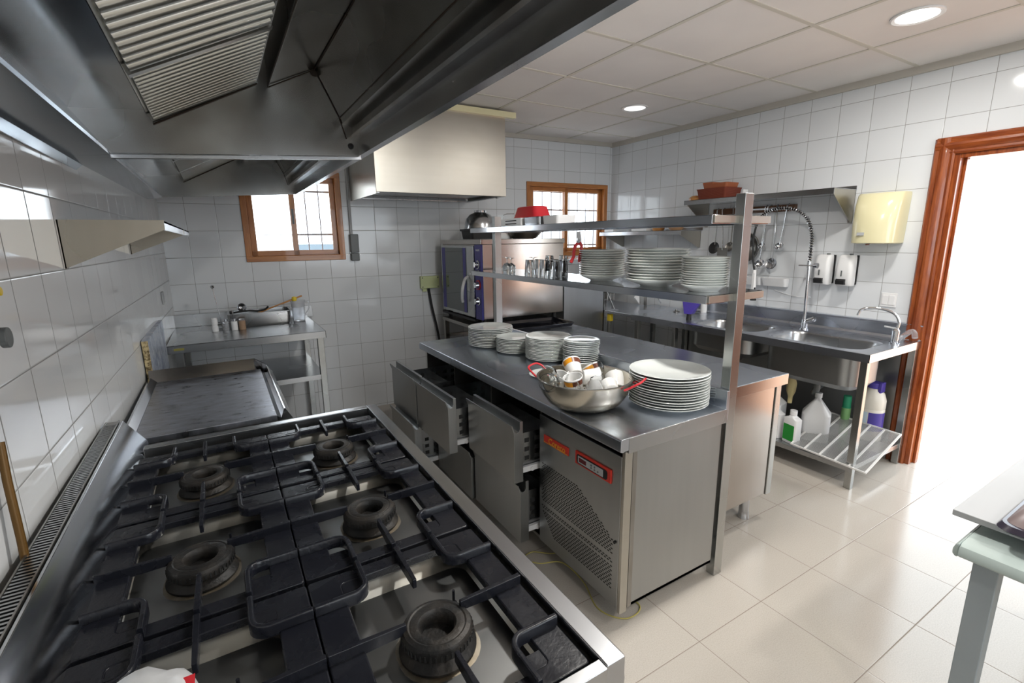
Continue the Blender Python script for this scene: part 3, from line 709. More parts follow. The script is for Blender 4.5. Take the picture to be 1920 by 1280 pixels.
# bays
b = MB().box(1.21, 1.76, 1.755, 1.765, .085, .765).box(1.21, 1.76, 2.243, 2.251, .085, .765).box(1.21, 1.76, 2.732, 2.74, .085, .765).box(1.21, 1.76, 3.205, 3.215, .085, .765)
b.box(1.21, 1.76, 1.76, 3.21, .075, .09).box(1.205, 1.23, 1.76, 3.21, .385, .405).box(1.20, 1.76, 1.76, 3.21, .755, .765).box(1.70, 1.755, 1.76, 3.21, .09, .76)
b.build('drawer_bays', M['steel_dark'], rc)
def drawer(y0, y1, z0, z1, xo):
    """xo: x of the drawer's outer face"""
    b = MB().prism([(xo+.002,z0),(xo+.002,z1-.05),(xo-.010,z1-.020),(xo-.010,z1-.012),(xo-.006,z1-.012),(xo-.004,z1-.022),(xo+.006,z1-.046),(xo+.016,z1-.052),(xo+.028,z1-.048),(xo+.034,z1-.036),(xo+.034,z1),(xo+.050,z1),(xo+.050,z0)], 'y', y0, y1)
    f = b.build('drawer', M['steel_panel'], rc, bev=.001, ang=30)
    xe = 1.66
    b = MB()
    xs_ = xo+.050
    b.box(xs_, xs_+.46, y0+.035, y0+.037, z0+.05, z1-.075).box(xs_, xs_+.46, y1-.037, y1-.035, z0+.05, z1-.075).box(xs_, xs_+.46, y0+.036, y1-.036, z0+.048, z0+.050).box(xs_+.458, xs_+.46, y0+.036, y1-.036, z0+.05, z1-.075)
    b.box(xs_+.20, xs_+.202, y0+.036, y1-.036, z0+.05, z1-.085)
    b.mi = 1
    x = xs_+.03
    while x < xs_+.43:
        for zz in (z0+.085, z0+.13, z0+.175):
            if zz+.022 < z1-.08:
                for ys in (y0+.0345, y0+.0372, y1-.0375, y1-.0348): b.box(x, x+.026, ys, ys+.0004, zz, zz+.022)
        x += .058
    b.build('perforated_basket', [M['steel_x'], M['seam']], f, smooth=False)
    for ya, yb in ((y0+.014, y0+.030), (y1-.030, y1-.014)):
        MB().box(xs_, xs_+.42, ya, yb, z0+.035, z0+.062).cyl((xs_+.06, ya-.004, z0+.045), (xs_+.06, ya+.002, z0+.045), .011, n=14).build('runner', M['white_pl'], f)
drawer(1.765, 2.242, .412, .712, 1.062); drawer(1.765, 2.242, .092, .408, 1.092)
drawer(2.255, 2.732, .395, .705, .950); drawer(2.255, 2.732, .092, .392, 1.075)
drawer(2.742, 3.205, .405, .712, .945); drawer(2.742, 3.205, .092, .420, .925)
# loose yellow cord under the counter
def loop_pts(pts, n=8):
    P = [Vector(p) for p in pts]; out = []
    for i in range(len(P)-1):
        p0 = P[max(i-1,0)]; p1 = P[i]; p2 = P[i+1]; p3 = P[min(i+2, len(P)-1)]
        for k in range(n):
            t = k/n; out.append(.5*((2*p1)+(p2-p0)*t+(2*p0-5*p1+4*p2-p3)*t*t+(3*p1-p0-3*p2+p3)*t*t*t))
    out.append(P[-1]); return out
b = MB().tube(loop_pts([(1.40,1.80,.07),(1.28,1.66,.06),(1.24,1.70,.02),(1.17,1.78,.006),(1.10,1.74,.02),(1.12,1.64,.05),(1.22,1.60,.04),(1.25,1.48,.005),(1.20,1.32,.004),(1.26,1.22,.004),(1.36,1.24,.004),(1.33,1.36,.03),(1.40,1.45,.07)]), .0028, 6)
tag(b.build('electric_cord', mat('yellow_cord', (.42,.36,.10), .5)), 'thin yellow cord curling on the floor under the refrigerated counter', 'cord')
b = MB().cyl((1.33, 1.50, 0), (1.33, 1.50, .05), .03, n=20).cyl((1.33, 1.50, .05), (1.33, 1.50, .085), .012, n=14); tag(b.build('rubber_foot', M['black_rub']), 'dark round machine foot with the cords around it beneath the counter', 'machine foot')

# ============================================================ ISLAND: second worktable behind it
wt = thing('work_counter', 'plain stainless worktable cabinet behind the drawer counter, warm-tinted end panel', 'work counter', (2.16, 2.25, 0))
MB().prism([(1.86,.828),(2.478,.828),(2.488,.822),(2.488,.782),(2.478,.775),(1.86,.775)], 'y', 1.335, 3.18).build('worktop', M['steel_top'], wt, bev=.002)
MB().box(1.862, 2.48, 1.331, 1.336, .772, .8275).build('worktop_end', M['oven_side'], wt, bev=.001)
MB().box(1.87, 2.405, 1.352, 3.16, .155, .775).build('cabinet', M['oven_side'], wt, bev=.003)
MB().box(2.408, 2.452, 1.346, 1.385, .15, .775).build('corner_post', M['steel_z'], wt, bev=.002)
for x, y in ((2.34, 1.42), (1.95, 1.42), (2.34, 3.08), (1.95, 3.08)):
    MB().cyl((x, y, .0), (x, y, .03), .030, .026, n=20).cyl((x, y, .03), (x, y, .155), .026, n=20).build('leg', M['chrome2'], wt)
# steam-table tray lying at the far end
tr = thing('oven_tray', 'black enamelled oven tray lying empty on the far end of the worktable', 'oven tray', (2.15, 3.26, .83), R(-4))
b = MB(); L = [rr(-.29,.29,-.16,.16,.02,0), rr(-.30,.30,-.17,.17,.02,.022), rr(-.31,.31,-.18,.18,.025,.026), rr(-.31,.31,-.18,.18,.025,.023), rr(-.302,.302,-.172,.172,.02,.018), rr(-.293,.293,-.163,.163,.02,-.002)]
b.loft([[Vector(p) for p in l] for l in L[:3]], cap0=True).loft([L[2], L[3], L[4], L[5]], cap1=True); o = b.build('tray', mat('black_enamel', (.015,.015,.02), .12, coat=.5), tr, local=True); o.location = (0, 0, .003)

# ============================================================ plate shelf standing on the island
ps = thing('plate_rack', 'two-tier stainless pass shelf on square posts between the two counters', 'shelf rack', (1.80, 2.2, 0))
for y in (1.196, 3.20): MB().box(1.784, 1.838, y, y+.042, 0 if y < 2 else 0, 1.695).build('post', M['steel_z'], ps, bev=.002)
for z in (1.302, 1.612):
    b = MB().box(1.63, 2.0, 1.225, 3.30, z-.003, z).box(1.63, 1.634, 1.225, 3.30, z-.034, z).box(1.996, 2.0, 1.225, 3.30, z-.034, z).box(1.634, 1.996, 1.225, 1.229, z-.034, z).box(1.634, 1.996, 3.296, 3.30, z-.034, z)
    sh = b.build('shelf_board', M['pol'], ps, bev=.001)
    MB().box(1.634, 1.996, 1.215, 1.225, z-.030, z-.002).build('end_rail', M['hood_out'], sh, bev=.001)

# ============================================================ PLATES
def plate_mesh(r, h, t=.004, deep=.3, foot=.6):
    pr = [(0,.004),(foot*r*.9,.004),(foot*r*.93,0),(foot*r,0),(foot*r*1.02,.003),(foot*r*1.08,.006),(r*.86,h*.62),(r-.003,h-t),(r,h-t*.4),(r-.001,h),(r-.004,h+.0002),(r*.86,h*.62+t),(r*.76,h*.45+t),(foot*r*.98,.004+t),(0,.003+t)]
    return pr
plate_cache = {}
def stack(name, label, cat, cx, cy, z, r, h, pitch, n, group, foot=.6, jit=.002, tilt=.0):
    key = (r, h, foot)
    for i in range(n):
        k = n-1-i
        if key not in plate_cache:
            o = MB().lathe(plate_mesh(r, h, foot=foot), n=56).build(name, M['ceramic'], local=True, ang=60); plate_cache[key] = o; first = True
        else: o = plate_cache[key].copy(); C.objects.link(o)
        o.location = (cx+random.uniform(-jit, jit), cy+random.uniform(-jit, jit), z+i*pitch+.0008)
        o.rotation_euler = (0, 0, random.uniform(0, 6))
        if n == 1: lb_ = label
        elif k == 0: lb_ = 'white plate, top one, ' + label
        elif i == 0: lb_ = 'white plate, bottom one, ' + label
        else: lb_ = 'white plate, ' + ORD[k] + ', ' + label
        tag(o, lb_, cat, group)
PG = 'white plates stacked on the island'
stack('dinner_plate', 'farthest stack on drawer counter', 'plate', 1.545, 2.86, ZT, .152, .019, .0104, 12, PG)
stack('dinner_plate', 'low second stack from far counter end', 'plate', 1.578, 2.60, ZT, .118, .016, .0096, 10, PG)
stack('dinner_plate', 'tall middle stack on drawer counter', 'plate', 1.650, 2.325, ZT, .138, .018, .0084, 16, PG)
stack('dessert_plate', 'narrow stack right of tall middle stack', 'plate', 1.700, 2.075, ZT, .102, .014, .0102, 15, PG, jit=.004)
stack('dinner_plate', 'big near stack at counter corner', 'plate', 1.606, 1.366, ZT, .168, .026, .0112, 13, PG, jit=.003)
stack('dessert_plate', 'single small white plate lying flat left behind the pan of cups', 'plate', 1.43, 2.02, ZT, .098, .014, .01, 1, PG)
stack('dinner_plate', 'single large white plate lying flat behind the pan handle, next to the big near stack', 'plate', 1.605, 1.79, ZT, .152, .019, .01, 1, PG)
SG = 'deep plates on the pass shelf'
stack('soup_plate', 'left stack on pass shelf', 'plate', 1.79, 2.02, 1.302, .124, .036, .0118, 12, SG, foot=.50)
stack('soup_plate', 'wide middle stack on pass shelf', 'plate', 1.80, 1.640, 1.302, .150, .038, .0125, 12, SG, foot=.50, jit=.005)
stack('soup_plate', 'right stack beside post on pass shelf', 'plate', 1.775, 1.350, 1.302, .098, .030, .0096, 13, SG, foot=.62)

# ============================================================ GLASSES on the pass shelf (upside down)
def glass_tumbler(r0, r1, h, name='tumbler'):
    t = .0016
    return MB().lathe([(r1,0),(r0,h-.002),(r0-.002,h),(0,h),(0,h-.0025),(r0-.0025,h-.003),(r1-t,0),(r1,0)], n=28)
def put(mb, name, x, y, z, label, cat, group, m='glass', rz=0):
    o = mb.build(name, M[m], local=True, ang=40); o.location = (x, y, z+.0006); o.rotation_euler = (0, 0, rz); return tag(o, label, cat, group)
gb = 'glasses on the pass shelf'
def goblet(x, y, z, label, s=1.0):
    o = MB().lathe([(.030*s,0),(.036*s,.02*s),(.034*s,.045*s),(.018*s,.062*s),(.005*s,.068*s),(.004*s,.095*s),(.010*s,.102*s),(.030*s,.105*s),(.031*s,.108*s),(0,.109*s),(0,.060*s),(.016*s,.058*s),(.032*s,.043*s),(.034*s,.02*s),(.0285*s,0),(.030*s,0)], n=28).build('stem_glass', M['glass'], local=True, ang=40)
    o.location = (x, y, z+.0006); tag(o, label, 'glass', gb)
goblet(1.72, 2.92, 1.302, 'upturned stemmed glass at the far left end of the pass shelf')
goblet(1.86, 2.80, 1.302, 'upturned stemmed glass behind the first row of tumblers', .98)
goblet(1.79, 2.98, 1.302, 'upturned stemmed glass beside the far shelf post', .9)
for x, y, h, r, lb_ in ((1.70, 2.60, .098, .034, 'clear tumbler upturned at the shelf edge, leftmost of the tumblers'), (1.79, 2.63, .098, .034, 'clear tumbler just behind the leftmost tumbler'), (1.75, 2.51, .100, .034, 'clear tumbler, second along the shelf edge'),
                       (1.86, 2.56, .098, .034, 'clear tumbler at the back of the middle row'), (1.72, 2.36, .094, .033, 'clear tumbler standing apart, nearest to the plates'), (1.82, 2.46, .098, .034, 'clear tumbler between the tall pair and the back row')):
    put(glass_tumbler(r-.006, r, h), 'tumbler', x, y, 1.302, lb_, 'glass', gb)
for x, y, lb_ in ((1.735, 2.435, 'tall stacked glass, the left one of the tallest pair'), (1.80, 2.385, 'tall stacked glass, the right one of the tallest pair')):
    put(glass_tumbler(.024, .032, .098), 'tumbler', x, y, 1.302, lb_+', lower glass', 'glass', gb)
    put(glass_tumbler(.024, .032, .098), 'tumbler', x, y, 1.332, lb_+', upper glass', 'glass', gb)

# ============================================================ PAELLA PAN with cups
PC = Vector((1.300, 1.560, ZT))
pn = thing('deep_pan', 'deep round steel pan with red handles full of cups and glasses', 'pan', PC)
pr = [(0,.0),(.085,.0),(.118,.006),(.145,.022),(.166,.050),(.178,.082),(.182,.100),(.187,.101),(.187,.104),(.179,.104),(.175,.082),(.163,.052),(.142,.025),(.115,.009),(.082,.003),(0,.003)]
pr = [(r_*1.11, z_*1.26) for r_, z_ in pr]
MB().lathe(pr, PC, 72).build('bowl', M['bowl_steel'], pn, ang=40)
for a0 in (118, -62):
    a = R(a0+ -0); u = Vector((math.cos(a), math.sin(a), 0)); v = Vector((-u.y, u.x, 0)); base = PC+Vector((0,0,.098))+u*.020+Vector((0,0,.014))
    pts = [base+u*.176+v*.062, base+u*.190+v*.060+Vector((0,0,.006)), base+u*.222+v*.052+Vector((0,0,.026)), base+u*.236+v*.036+Vector((0,0,.034)), base+u*.238+v*.0+Vector((0,0,.036)), base+u*.236-v*.036+Vector((0,0,.034)), base+u*.222-v*.052+Vector((0,0,.026)), base+u*.190-v*.060+Vector((0,0,.006)), base+u*.176-v*.062]
    hd = MB().tube(loop_pts(pts, 4), .0045, 10).build('handle', M['red_paint'], pn)
def cup(name, label, loc, rot, r0=.024, r1=.033, h=.058, band=False, handle=True):
    t = thing(name, label, 'cup', P+(Vector(loc)-P)*1.14+Vector((0,0,-.030)), rot=tuple(R(a) for a in rot), group='cups in the pan'); t.scale = (1.2, 1.2, 1.2)
    MB().lathe([(0,0),(r0-.003,0),(r0,.002),(r0+.002,.01),(r1-.001,h-.004),(r1,h),(r1-.0015,h+.001),(r1-.003,h),(r0-.001,.012),(r0-.004,.004),(0,.004)], n=36).build('cup_body', M['porcelain'], t, local=True)
    if handle: MB().tube([(r1-.004,0,h*.82),(r1+.010,0,h*.84),(r1+.016,0,h*.62),(r1+.011,0,h*.36),(r0+.003,0,h*.24)], .0032, 8).build('cup_handle', M['porcelain'], t, local=True)
    if band:
        hh = h*.64; ra = lambda z: r0+.002+(r1-.001-r0-.002)*(z-.01)/(h-.014)+.0006
        for (b0, b1, mm, nm) in ((-60, 10, 'orange_band', 'orange_band'), (10, 85, 'brown_band', 'brown_band')):
            b = MB(); nseg = 10; vs = []
            for i in range(nseg+1):
                an = R(180+b0+(b1-b0)*i/nseg)
                for z in (h*.62, h*.92): vs.append((ra(z)*math.cos(an), ra(z)*math.sin(an), z))
            b.add(vs, [(2*i, 2*i+2, 2*i+3, 2*i+1) for i in range(nseg)]); b.build(nm, M[mm], t, local=True)
    return t
P = PC+Vector((0,0,.016))
cup('coffee_cup', 'white cup with an orange and brown band tipped high at the back of the pan', P+Vector((.025,.085,.105)), (-32, 48, 30), .026, .036, .066, True)
cup('coffee_cup', 'white cup with an orange and brown band lying at the left of the pan', P+Vector((-.045,-.005,.070)), (-8, -14, 38), .026, .036, .064, True)
cup('coffee_cup', 'plain white cup lying with its handle to the right, centre of the pan', P+Vector((.000,.010,.118)), (90, 0, 62), .026, .035, .060)
cup('coffee_cup', 'white cup with an orange and brown band sunk at the back right of the pan', P+Vector((.105,.050,.078)), (-25, 30, 60), .026, .036, .062, True)
cup('coffee_cup', 'plain white cup leaning out to the right over the pan rim', P+Vector((.125,-.045,.062)), (-30, 55, 20), .026, .038, .066)
cup('coffee_cup', 'plain white cup lying sideways at the front right of the pan', P+Vector((.045,-.105,.085)), (88, 0, 150), .024, .033, .058, False, False)
cup('coffee_cup', 'white cup seen from below with a round foot, front middle of the pan', P+Vector((-.012,-.062,.118)), (142, 20, 0), .024, .036, .055, False, False)
cup('coffee_cup', 'white cup at the left rim with only its edge showing', P+Vector((-.065,.070,.075)), (20, -20, 0), .026, .035, .055)
cup('coffee_cup', 'plain white cup lying deep on the pan bottom at the right', P+Vector((.055,-.02,.03)), (70, 0, 200), .026, .035, .055)
def drink(label, loc, rot, s=1.0):
    o = MB().lathe([(0,0),(.028,0),(.029,.003),(.020,.006),(.006,.010),(.005,.030),(.014,.038),(.032,.055),(.035,.075),(.031,.098),(.0295,.098),(.0335,.075),(.030,.056),(.010,.040),(0,.038)], n=30).build('stem_glass', M['glass'], local=True, ang=40)
    o.scale = (s, s, s); o.location = loc; o.rotation_euler = tuple(R(a) for a in rot); tag(o, label, 'glass', 'glasses in the pan')
drink('small clear glass lying at the left rim of the pan', P+Vector((-.130,.020,.092)), (70, 0, -60), 1.15)
drink('clear stemmed glass lying across the left side of the pan', P+Vector((-.085,.015,.100)), (75, 20, 215), 1.15)
drink('clear glass lying at the front left of the pan', P+Vector((-.095,-.075,.088)), (80, 0, 70), 1.15)
drink('clear stemmed glass between the cups at the back of the pan', P+Vector((.085,.0,.085)), (60, 0, 150), .9)

# ============================================================ things on the upper shelf of the rack
ub = 1.612
b = MB().box(1.70, 1.82, 2.705, 2.965, ub+.0005, ub+.052); cs = thing('plastic_case', 'pale slotted plastic case at the far end of the upper shelf', 'case', (1.73, 2.78, ub)); b.build('case_body', M['white_pl'], cs, bev=.004)
b = MB()
for z in (.017, .036): b.box(1.6992, 1.701, 2.76, 2.90, ub+z-.003, ub+z+.003)
for z in (.017, .036): b.box(1.73, 1.79, 2.7035, 2.706, ub+z-.003, ub+z+.003)
b.build('slot', M['seam'], cs)
b = MB().loft([rr(1.71,1.88,2.515,2.685,.02,ub+.0005), rr(1.705,1.885,2.51,2.69,.022,ub+.050), rr(1.70,1.89,2.505,2.695,.024,ub+.052), rr(1.710,1.88,2.515,2.685,.02,ub+.050), rr(1.715,1.875,2.52,2.68,.02,ub+.004)], True, True)
tag(b.build('steel_container', M['steel']), 'low steel food container on the upper shelf beside the pale case', 'container')
t = thing('plastic_tub', 'pale translucent plastic tub on the upper shelf, right of the red basket', 'tub', (1.79, 2.42, ub))
MB().loft([rr(1.725,1.86,2.345,2.49,.015,ub+.0005), rr(1.72,1.865,2.34,2.495,.015,ub+.054), rr(1.725,1.86,2.345,2.49,.015,ub+.054), rr(1.73,1.855,2.35,2.485,.015,ub+.005)], True, True).build('tub', M['milk_pl'], t)
t = thing('red_basket', 'upturned red plastic basket on top of the containers on the upper shelf', 'basket', (1.79, 2.71, ub+.053))
z = ub+.053
MB().loft([rr(1.72,1.86,2.57,2.85,.03,z), rr(1.725,1.855,2.575,2.845,.03,z+.008), rr(1.735,1.845,2.60,2.82,.03,z+.066), rr(1.745,1.835,2.61,2.81,.03,z+.070)], True, True).build('basket', M['red_plastic'], t)
b = MB().tube([(1.73,2.84,z+.030),(1.73,2.93,z+.034),(1.735,2.985,z+.028),(1.735,2.99,z-.01)], .003, 8); b.build('wire_handle', M['chrome2'], t)

# red-handled pliers between the far tumblers and the plates
t = thing('pincers', 'pincers with red handles hanging under the upper shelf before the right window', 'pincers', (1.72, 2.10, 1.45))
px_, py_ = 1.70, 2.115
MB().bar((px_,py_,1.565),(px_+.008,py_-.006,1.50), .022, .008, up=(1,1,0)).cyl((px_-.006,py_-.008,1.513),(px_+.014,py_+.004,1.513), .010, n=14).build('jaws', M['chrome2'], t, bev=.002)
for s_ in (-1, 1): MB().tube([(px_+.006,py_-.004,1.512),(px_+s_*.014,py_-s_*.010,1.49),(px_+s_*.016-.004,py_-s_*.012,1.46),(px_+s_*.014-.010,py_-s_*.01,1.43),(px_+s_*.02-.02,py_-s_*.012,1.40)], .009, 10).build('handle', M['red_paint'], t)

# ============================================================ OVEN
ov = thing('convection_oven', 'steel convection oven with a blue control strip and dark glass door on a stand', 'oven', (2.16, 3.79, 0))
OX0, OX1, OY0, OY1 = 1.755, 2.56, 3.385, 4.17
MB().box(OX0+.02, OX1, OY0, OY1, .90, 1.492).build('body', M['oven_side'], ov, bev=.003)
MB().box(OX0, OX1+.01, OY0-.006, OY1, 1.492, 1.532).build('top_cap', M['oven_side'], ov, bev=.004)
b = MB().box(OX0+.105, OX0+.112, OY0-.002, OY0+.001, .905, 1.488); b.build('panel_seam', M['seam'], ov)
b = MB().prism([(OX0+.118,OY0-.0005),(OX0+.125,OY0-.010),(OX0+.150,OY0-.012),(OX0+.160,OY0-.0005)], 'z', .91, 1.49); b.build('side_moulding', M['pol'], ov, ang=50)
cp = MB().box(OX0+.004, OX0+.022, OY0+.004, OY0+.112, .895, 1.490).build('control_panel', M['blue_panel'], ov, bev=.002)
for z, red in ((1.335, False), (1.175, True), (1.045, False)):
    b = MB().cyl((OX0-.002, OY0+.055, z), (OX0+.004, OY0+.055, z), .040 if red else .034, n=28); dl = b.build('dial_ring', M['red_label'] if red else M['chrome2'], cp)
    b = MB().cyl((OX0-.004, OY0+.055, z), (OX0-.002, OY0+.055, z), .030, n=28).build('dial_face', M['white_pl'] if not red else M['blue_panel'], cp)
    b = MB().cyl((OX0-.030, OY0+.055, z), (OX0-.004, OY0+.055, z), .021, .026, n=28).box(OX0-.036, OX0-.028, OY0+.050, OY0+.060, z-.022, z+.022).build('knob', M['chrome'], cp, bev=.001)
text('FAGOR', .020, FX(OX0+.0035, OY0+.058, 1.447), M['white_pl'], cp)
dr = MB().box(OX0-.006, OX0+.018, OY0+.118, OY1-.02, .905, 1.482).build('oven_door', M['steel_z'], ov, bev=.003)
MB().box(OX0-.009, OX0-.006, OY0+.25, OY1-.05, .93, 1.465).build('door_glass', M['darkglass'], dr, bev=.001)
b = MB().box(OX0-.0105, OX0-.009, OY0+.25, OY0+.30, .93, 1.465).box(OX0-.0105, OX0-.009, OY1-.115, OY1-.05, .93, 1.465); b.build('blue_band', M['blue_panel'], dr)
b = MB().tube(loop_pts([(OX0-.006, OY0+.215, 1.235), (OX0-.035, OY0+.218, 1.21), (OX0-.050, OY0+.235, 1.14), (OX0-.048, OY0+.255, 1.06), (OX0-.040, OY0+.262, 1.02)], 5), .013, 12, rs=None); b.build('door_handle', M['white_pl'], dr)
b = MB()
for z in (1.12, 1.26): b.cyl((OX0-.010, OY0+.17, z), (OX0-.004, OY0+.17, z), .010, n=14)
b.build('door_catch', M['chrome'], dr)
b = MB().box(OX0-.01, OX0+.02, OY0+.10, OY1-.01, .872, .893); b.build('drip_tray', M['black_rub'], ov, bev=.002)
b = MB()
for x in (OX0+.05, OX1-.06):
    for y in (OY0+.05, OY1-.06): b.cyl((x, y, .83), (x, y, .90), .02, n=14)
b.build('oven_feet', M['black_rub'], ov)
st = thing('oven_stand', 'dark steel stand with tray runners under the oven', 'stand', (2.16, 3.79, 0))
b = MB()
for x in (OX0, OX1-.04):
    for y in (OY0, OY1-.04): b.box(x, x+.04, y, y+.04, 0, .80)
b.build('legs', M['steel_dark'], st, bev=.002)
b = MB().box(OX0-.01, OX1+.01, OY0-.01, OY1, .80, .83); b.build('stand_top', M['steel_dark'], st, bev=.002)
b = MB()
for z in (.22, .36, .50, .64): b.box(OX0+.005, OX1-.005, OY0+.012, OY0+.04, z, z+.025).box(OX0+.005, OX1-.005, OY1-.04, OY1-.012, z, z+.025)
b.box(OX0, OX1, OY0, OY1, .10, .12); b.build('runners', M['steel_dark'], st)

# on the oven
t = thing('steel_bowl', 'large steel bowl turned upside down on a black crate on the oven', 'bowl', (1.95, 3.75, 1.62))
MB().lathe([(.135,0),(.139,.001),(.139,.006),(.135,.008),(.132,.04),(.118,.085),(.088,.118),(.055,.132),(.050,.136),(.052,.150),(.048,.152),(.045,.136),(.046,.130),(0,.131),(0,.128),(.05,.126),(.086,.113),(.113,.082),(.128,.038),(.131,.006)], (1.95, 3.75, 1.618), 48, closed=True).build('bowl', M['chrome2'], t)
t = MB().loft([rr(1.83,2.03,3.66,3.86,.02,1.5335), rr(1.82,2.04,3.65,3.87,.02,1.60), rr(1.81,2.07,3.64,3.88,.02,1.602), rr(1.81,2.07,3.64,3.88,.02,1.617)], True, True).build('crate', M['black_rub']); tag(t, 'black crate on the oven beneath the upturned bowl', 'crate')
t = MB().loft([rr(2.10,2.25,3.72,3.86,.02,1.5335), rr(2.09,2.26,3.71,3.87,.02,1.66)], True, True).build('steel_container', M['steel_z']); tag(t, 'tall steel container on the oven between the bowl and the frying pan', 'container')
t = thing('frying_pan', 'wide steel frying pan with sloping sides on the oven, before the right window', 'pan', (2.36, 3.72, 1.533))
MB().lathe([(0,.0),(.10,.0),(.115,.006),(.155,.052),(.168,.060),(.168,.063),(.152,.056),(.110,.009),(0,.004)], (2.36, 3.70, 1.5338), 48).build('pan_body', M['steel_dark'], t)
MB().bar((2.53, 3.70, 1.590), (2.70, 3.74, 1.605), .022, .010).build('handle', M['black_rub'], t, bev=.003)

# ============================================================ DISHWASHER and its table
dw = thing('dishwasher', 'tall dark steel dishwashing machine with an open side between the oven and the sink run', 'dishwasher', (3.0, 3.85, 0))
b = MB().box(2.66, 3.14, 3.50, 3.515, .12, 1.30).box(2.66, 2.675, 3.515, 4.15, .12, 1.30).box(3.125, 3.14, 3.515, 4.15, .12, .84).box(2.66, 3.14, 4.13, 4.15, .12, 1.30).box(2.66, 3.14, 3.50, 4.15, .115, .13)
b.build('shell', M['steel_panel'], dw, bev=.002)
b = MB().box(2.655, 3.16, 3.495, 4.15, 1.30, 1.345); b.build('top_cap', M['pol'], dw, bev=.004)
b = MB().box(3.128, 3.146, 3.500, 3.515, .12, 1.30).box(3.70, 3.72, 3.50, 3.52, .85, 1.30).box(3.13, 3.72, 3.50, 3.515, 1.18, 1.30).box(3.13, 3.72, 4.10, 4.115, .86, 1.30); b.build('chamber_frame', M['steel_dark'], dw, bev=.001)
b = MB().box(3.14, 3.70, 4.09, 4.10, .86, 1.18).box(2.68, 3.13, 3.52, 4.12, .86, .87).build('chamber_back', M['steel_dark'], dw)
b = MB().tube([(3.146,3.49,1.06),(3.22,3.44,.86)], .005, 8).tube([(3.74,3.49,1.06),(3.84,3.42,.87)], .005, 8); b.build('hinge_rods', M['chrome2'], dw)
b = MB()
for x in (2.71, 3.09):
    for y in (3.56, 4.08): b.cyl((x, y, 0), (x, y, .118), .02, n=14)
b.build('feet', M['black_rub'], dw)
t = thing('dish_rack', 'dark wire dish rack standing in the open dishwasher', 'dish rack', (3.42, 3.95, .875))
b = MB()
for z in (.878, .95, 1.07):
    b.tube([(3.24,3.86,z),(3.60,3.86,z),(3.60,4.06,z),(3.24,4.06,z)], .004, 6, closed=True)
for i in range(9): x = 3.24+i*.045; b.cyl((x,3.86,.878),(x,3.86,1.07), .003, n=6)
b.build('wire_frame', M['steel_dark'], t)
t = MB().add([(3.665,3.55,.862),(3.655,3.55,1.00),(3.60,3.55,.93),(3.665,3.565,.862),(3.655,3.565,1.00),(3.60,3.565,.93)], [(0,1,2),(5,4,3),(0,3,4,1),(1,4,5,2),(2,5,3,0)]).build('scraper', M['white_pl']); tag(t, 'small white triangular scraper standing in the dishwasher opening', 'scraper')
t = thing('outlet_table', 'short steel tray table linking the dishwasher to the sink counter', 'table', (3.45, 3.32, .82))
MB().box(3.14, 3.83, 3.135, 3.49, .826, .850).build('table_board', M['steel_top'], t, bev=.002)
MB().box(3.147, 3.72, 3.495, 4.088, .838, .849).build('chamber_floor', M['steel_top'], dw)
MB().box(3.165, 3.20, 3.44, 3.475, 0, .826).build('leg', M['steel_z'], t, bev=.002); MB().box(3.76, 3.80, 3.44, 3.475, 0, .826).build('leg', M['steel_z'], t, bev=.002)
t = MB().box(3.16, 3.20, 3.43, 3.475, .745, .815).build('hanging_tag', M['yellow_pl'], bev=.006); tag(t, 'small yellow plastic tag hanging under the tray table edge', 'tag')

# ============================================================ SINK RUN
SX0, SX1, SY0, SY1, SZ = 3.14, 3.848, 1.245, 3.135, .855
sk = thing('sink_counter', 'long stainless sink counter with two deep basins along the right wall', 'sink counter', (3.5, 2.2, 0))
bowls = ((3.225, 3.600, 1.345, 1.925), (3.225, 3.600, 2.03, 2.56))
b = MB()
# top skin with two openings built as lofts from cell to basin
cells = ((SX0+.012, 3.70, SY0+.004, 1.98), (SX0+.012, 3.70, 1.98, 2.64))
for (x0,x1,y0,y1), (a,c,d_,e) in zip(cells, bowls):
    b.loft([rr(x0,x1,y0,y1,.0015,SZ-.006), rr(a-.030,c+.030,d_-.030,e+.030,.10,SZ-.006), rr(a-.012,c+.012,d_-.012,e+.012,.105,SZ-.003), rr(a,c,d_,e,.10,SZ-.012)])
b.box(SX0+.012, 3.70, 2.64, SY1, SZ-.010, SZ-.006).box(3.70, SX1-.02, SY0+.004, SY1, SZ-.010, SZ-.006)
b.prism([(SX0,SZ-.002),(SX0+.010,SZ),(SX0+.014,SZ-.006),(SX0+.014,SZ-.05),(SX0,SZ-.05)], 'y', SY0, SY1)
b.build('counter_top', M['steel_top'], sk, ang=30)
b = MB().box(SX0, SX1, SY0-.004, SY0, SZ-.05, SZ).build('end_apron', M['pol'], sk)
b = MB().prism([(SX1-.022,SZ-.008),(SX1-.012,SZ+.01),(SX1-.012,SZ+.085),(SX1-.020,SZ+.098),(SX1,SZ+.103),(SX1,SZ-.008)], 'y', SY0, SY1); b.build('splashback', M['steel_top'], sk, ang=25)
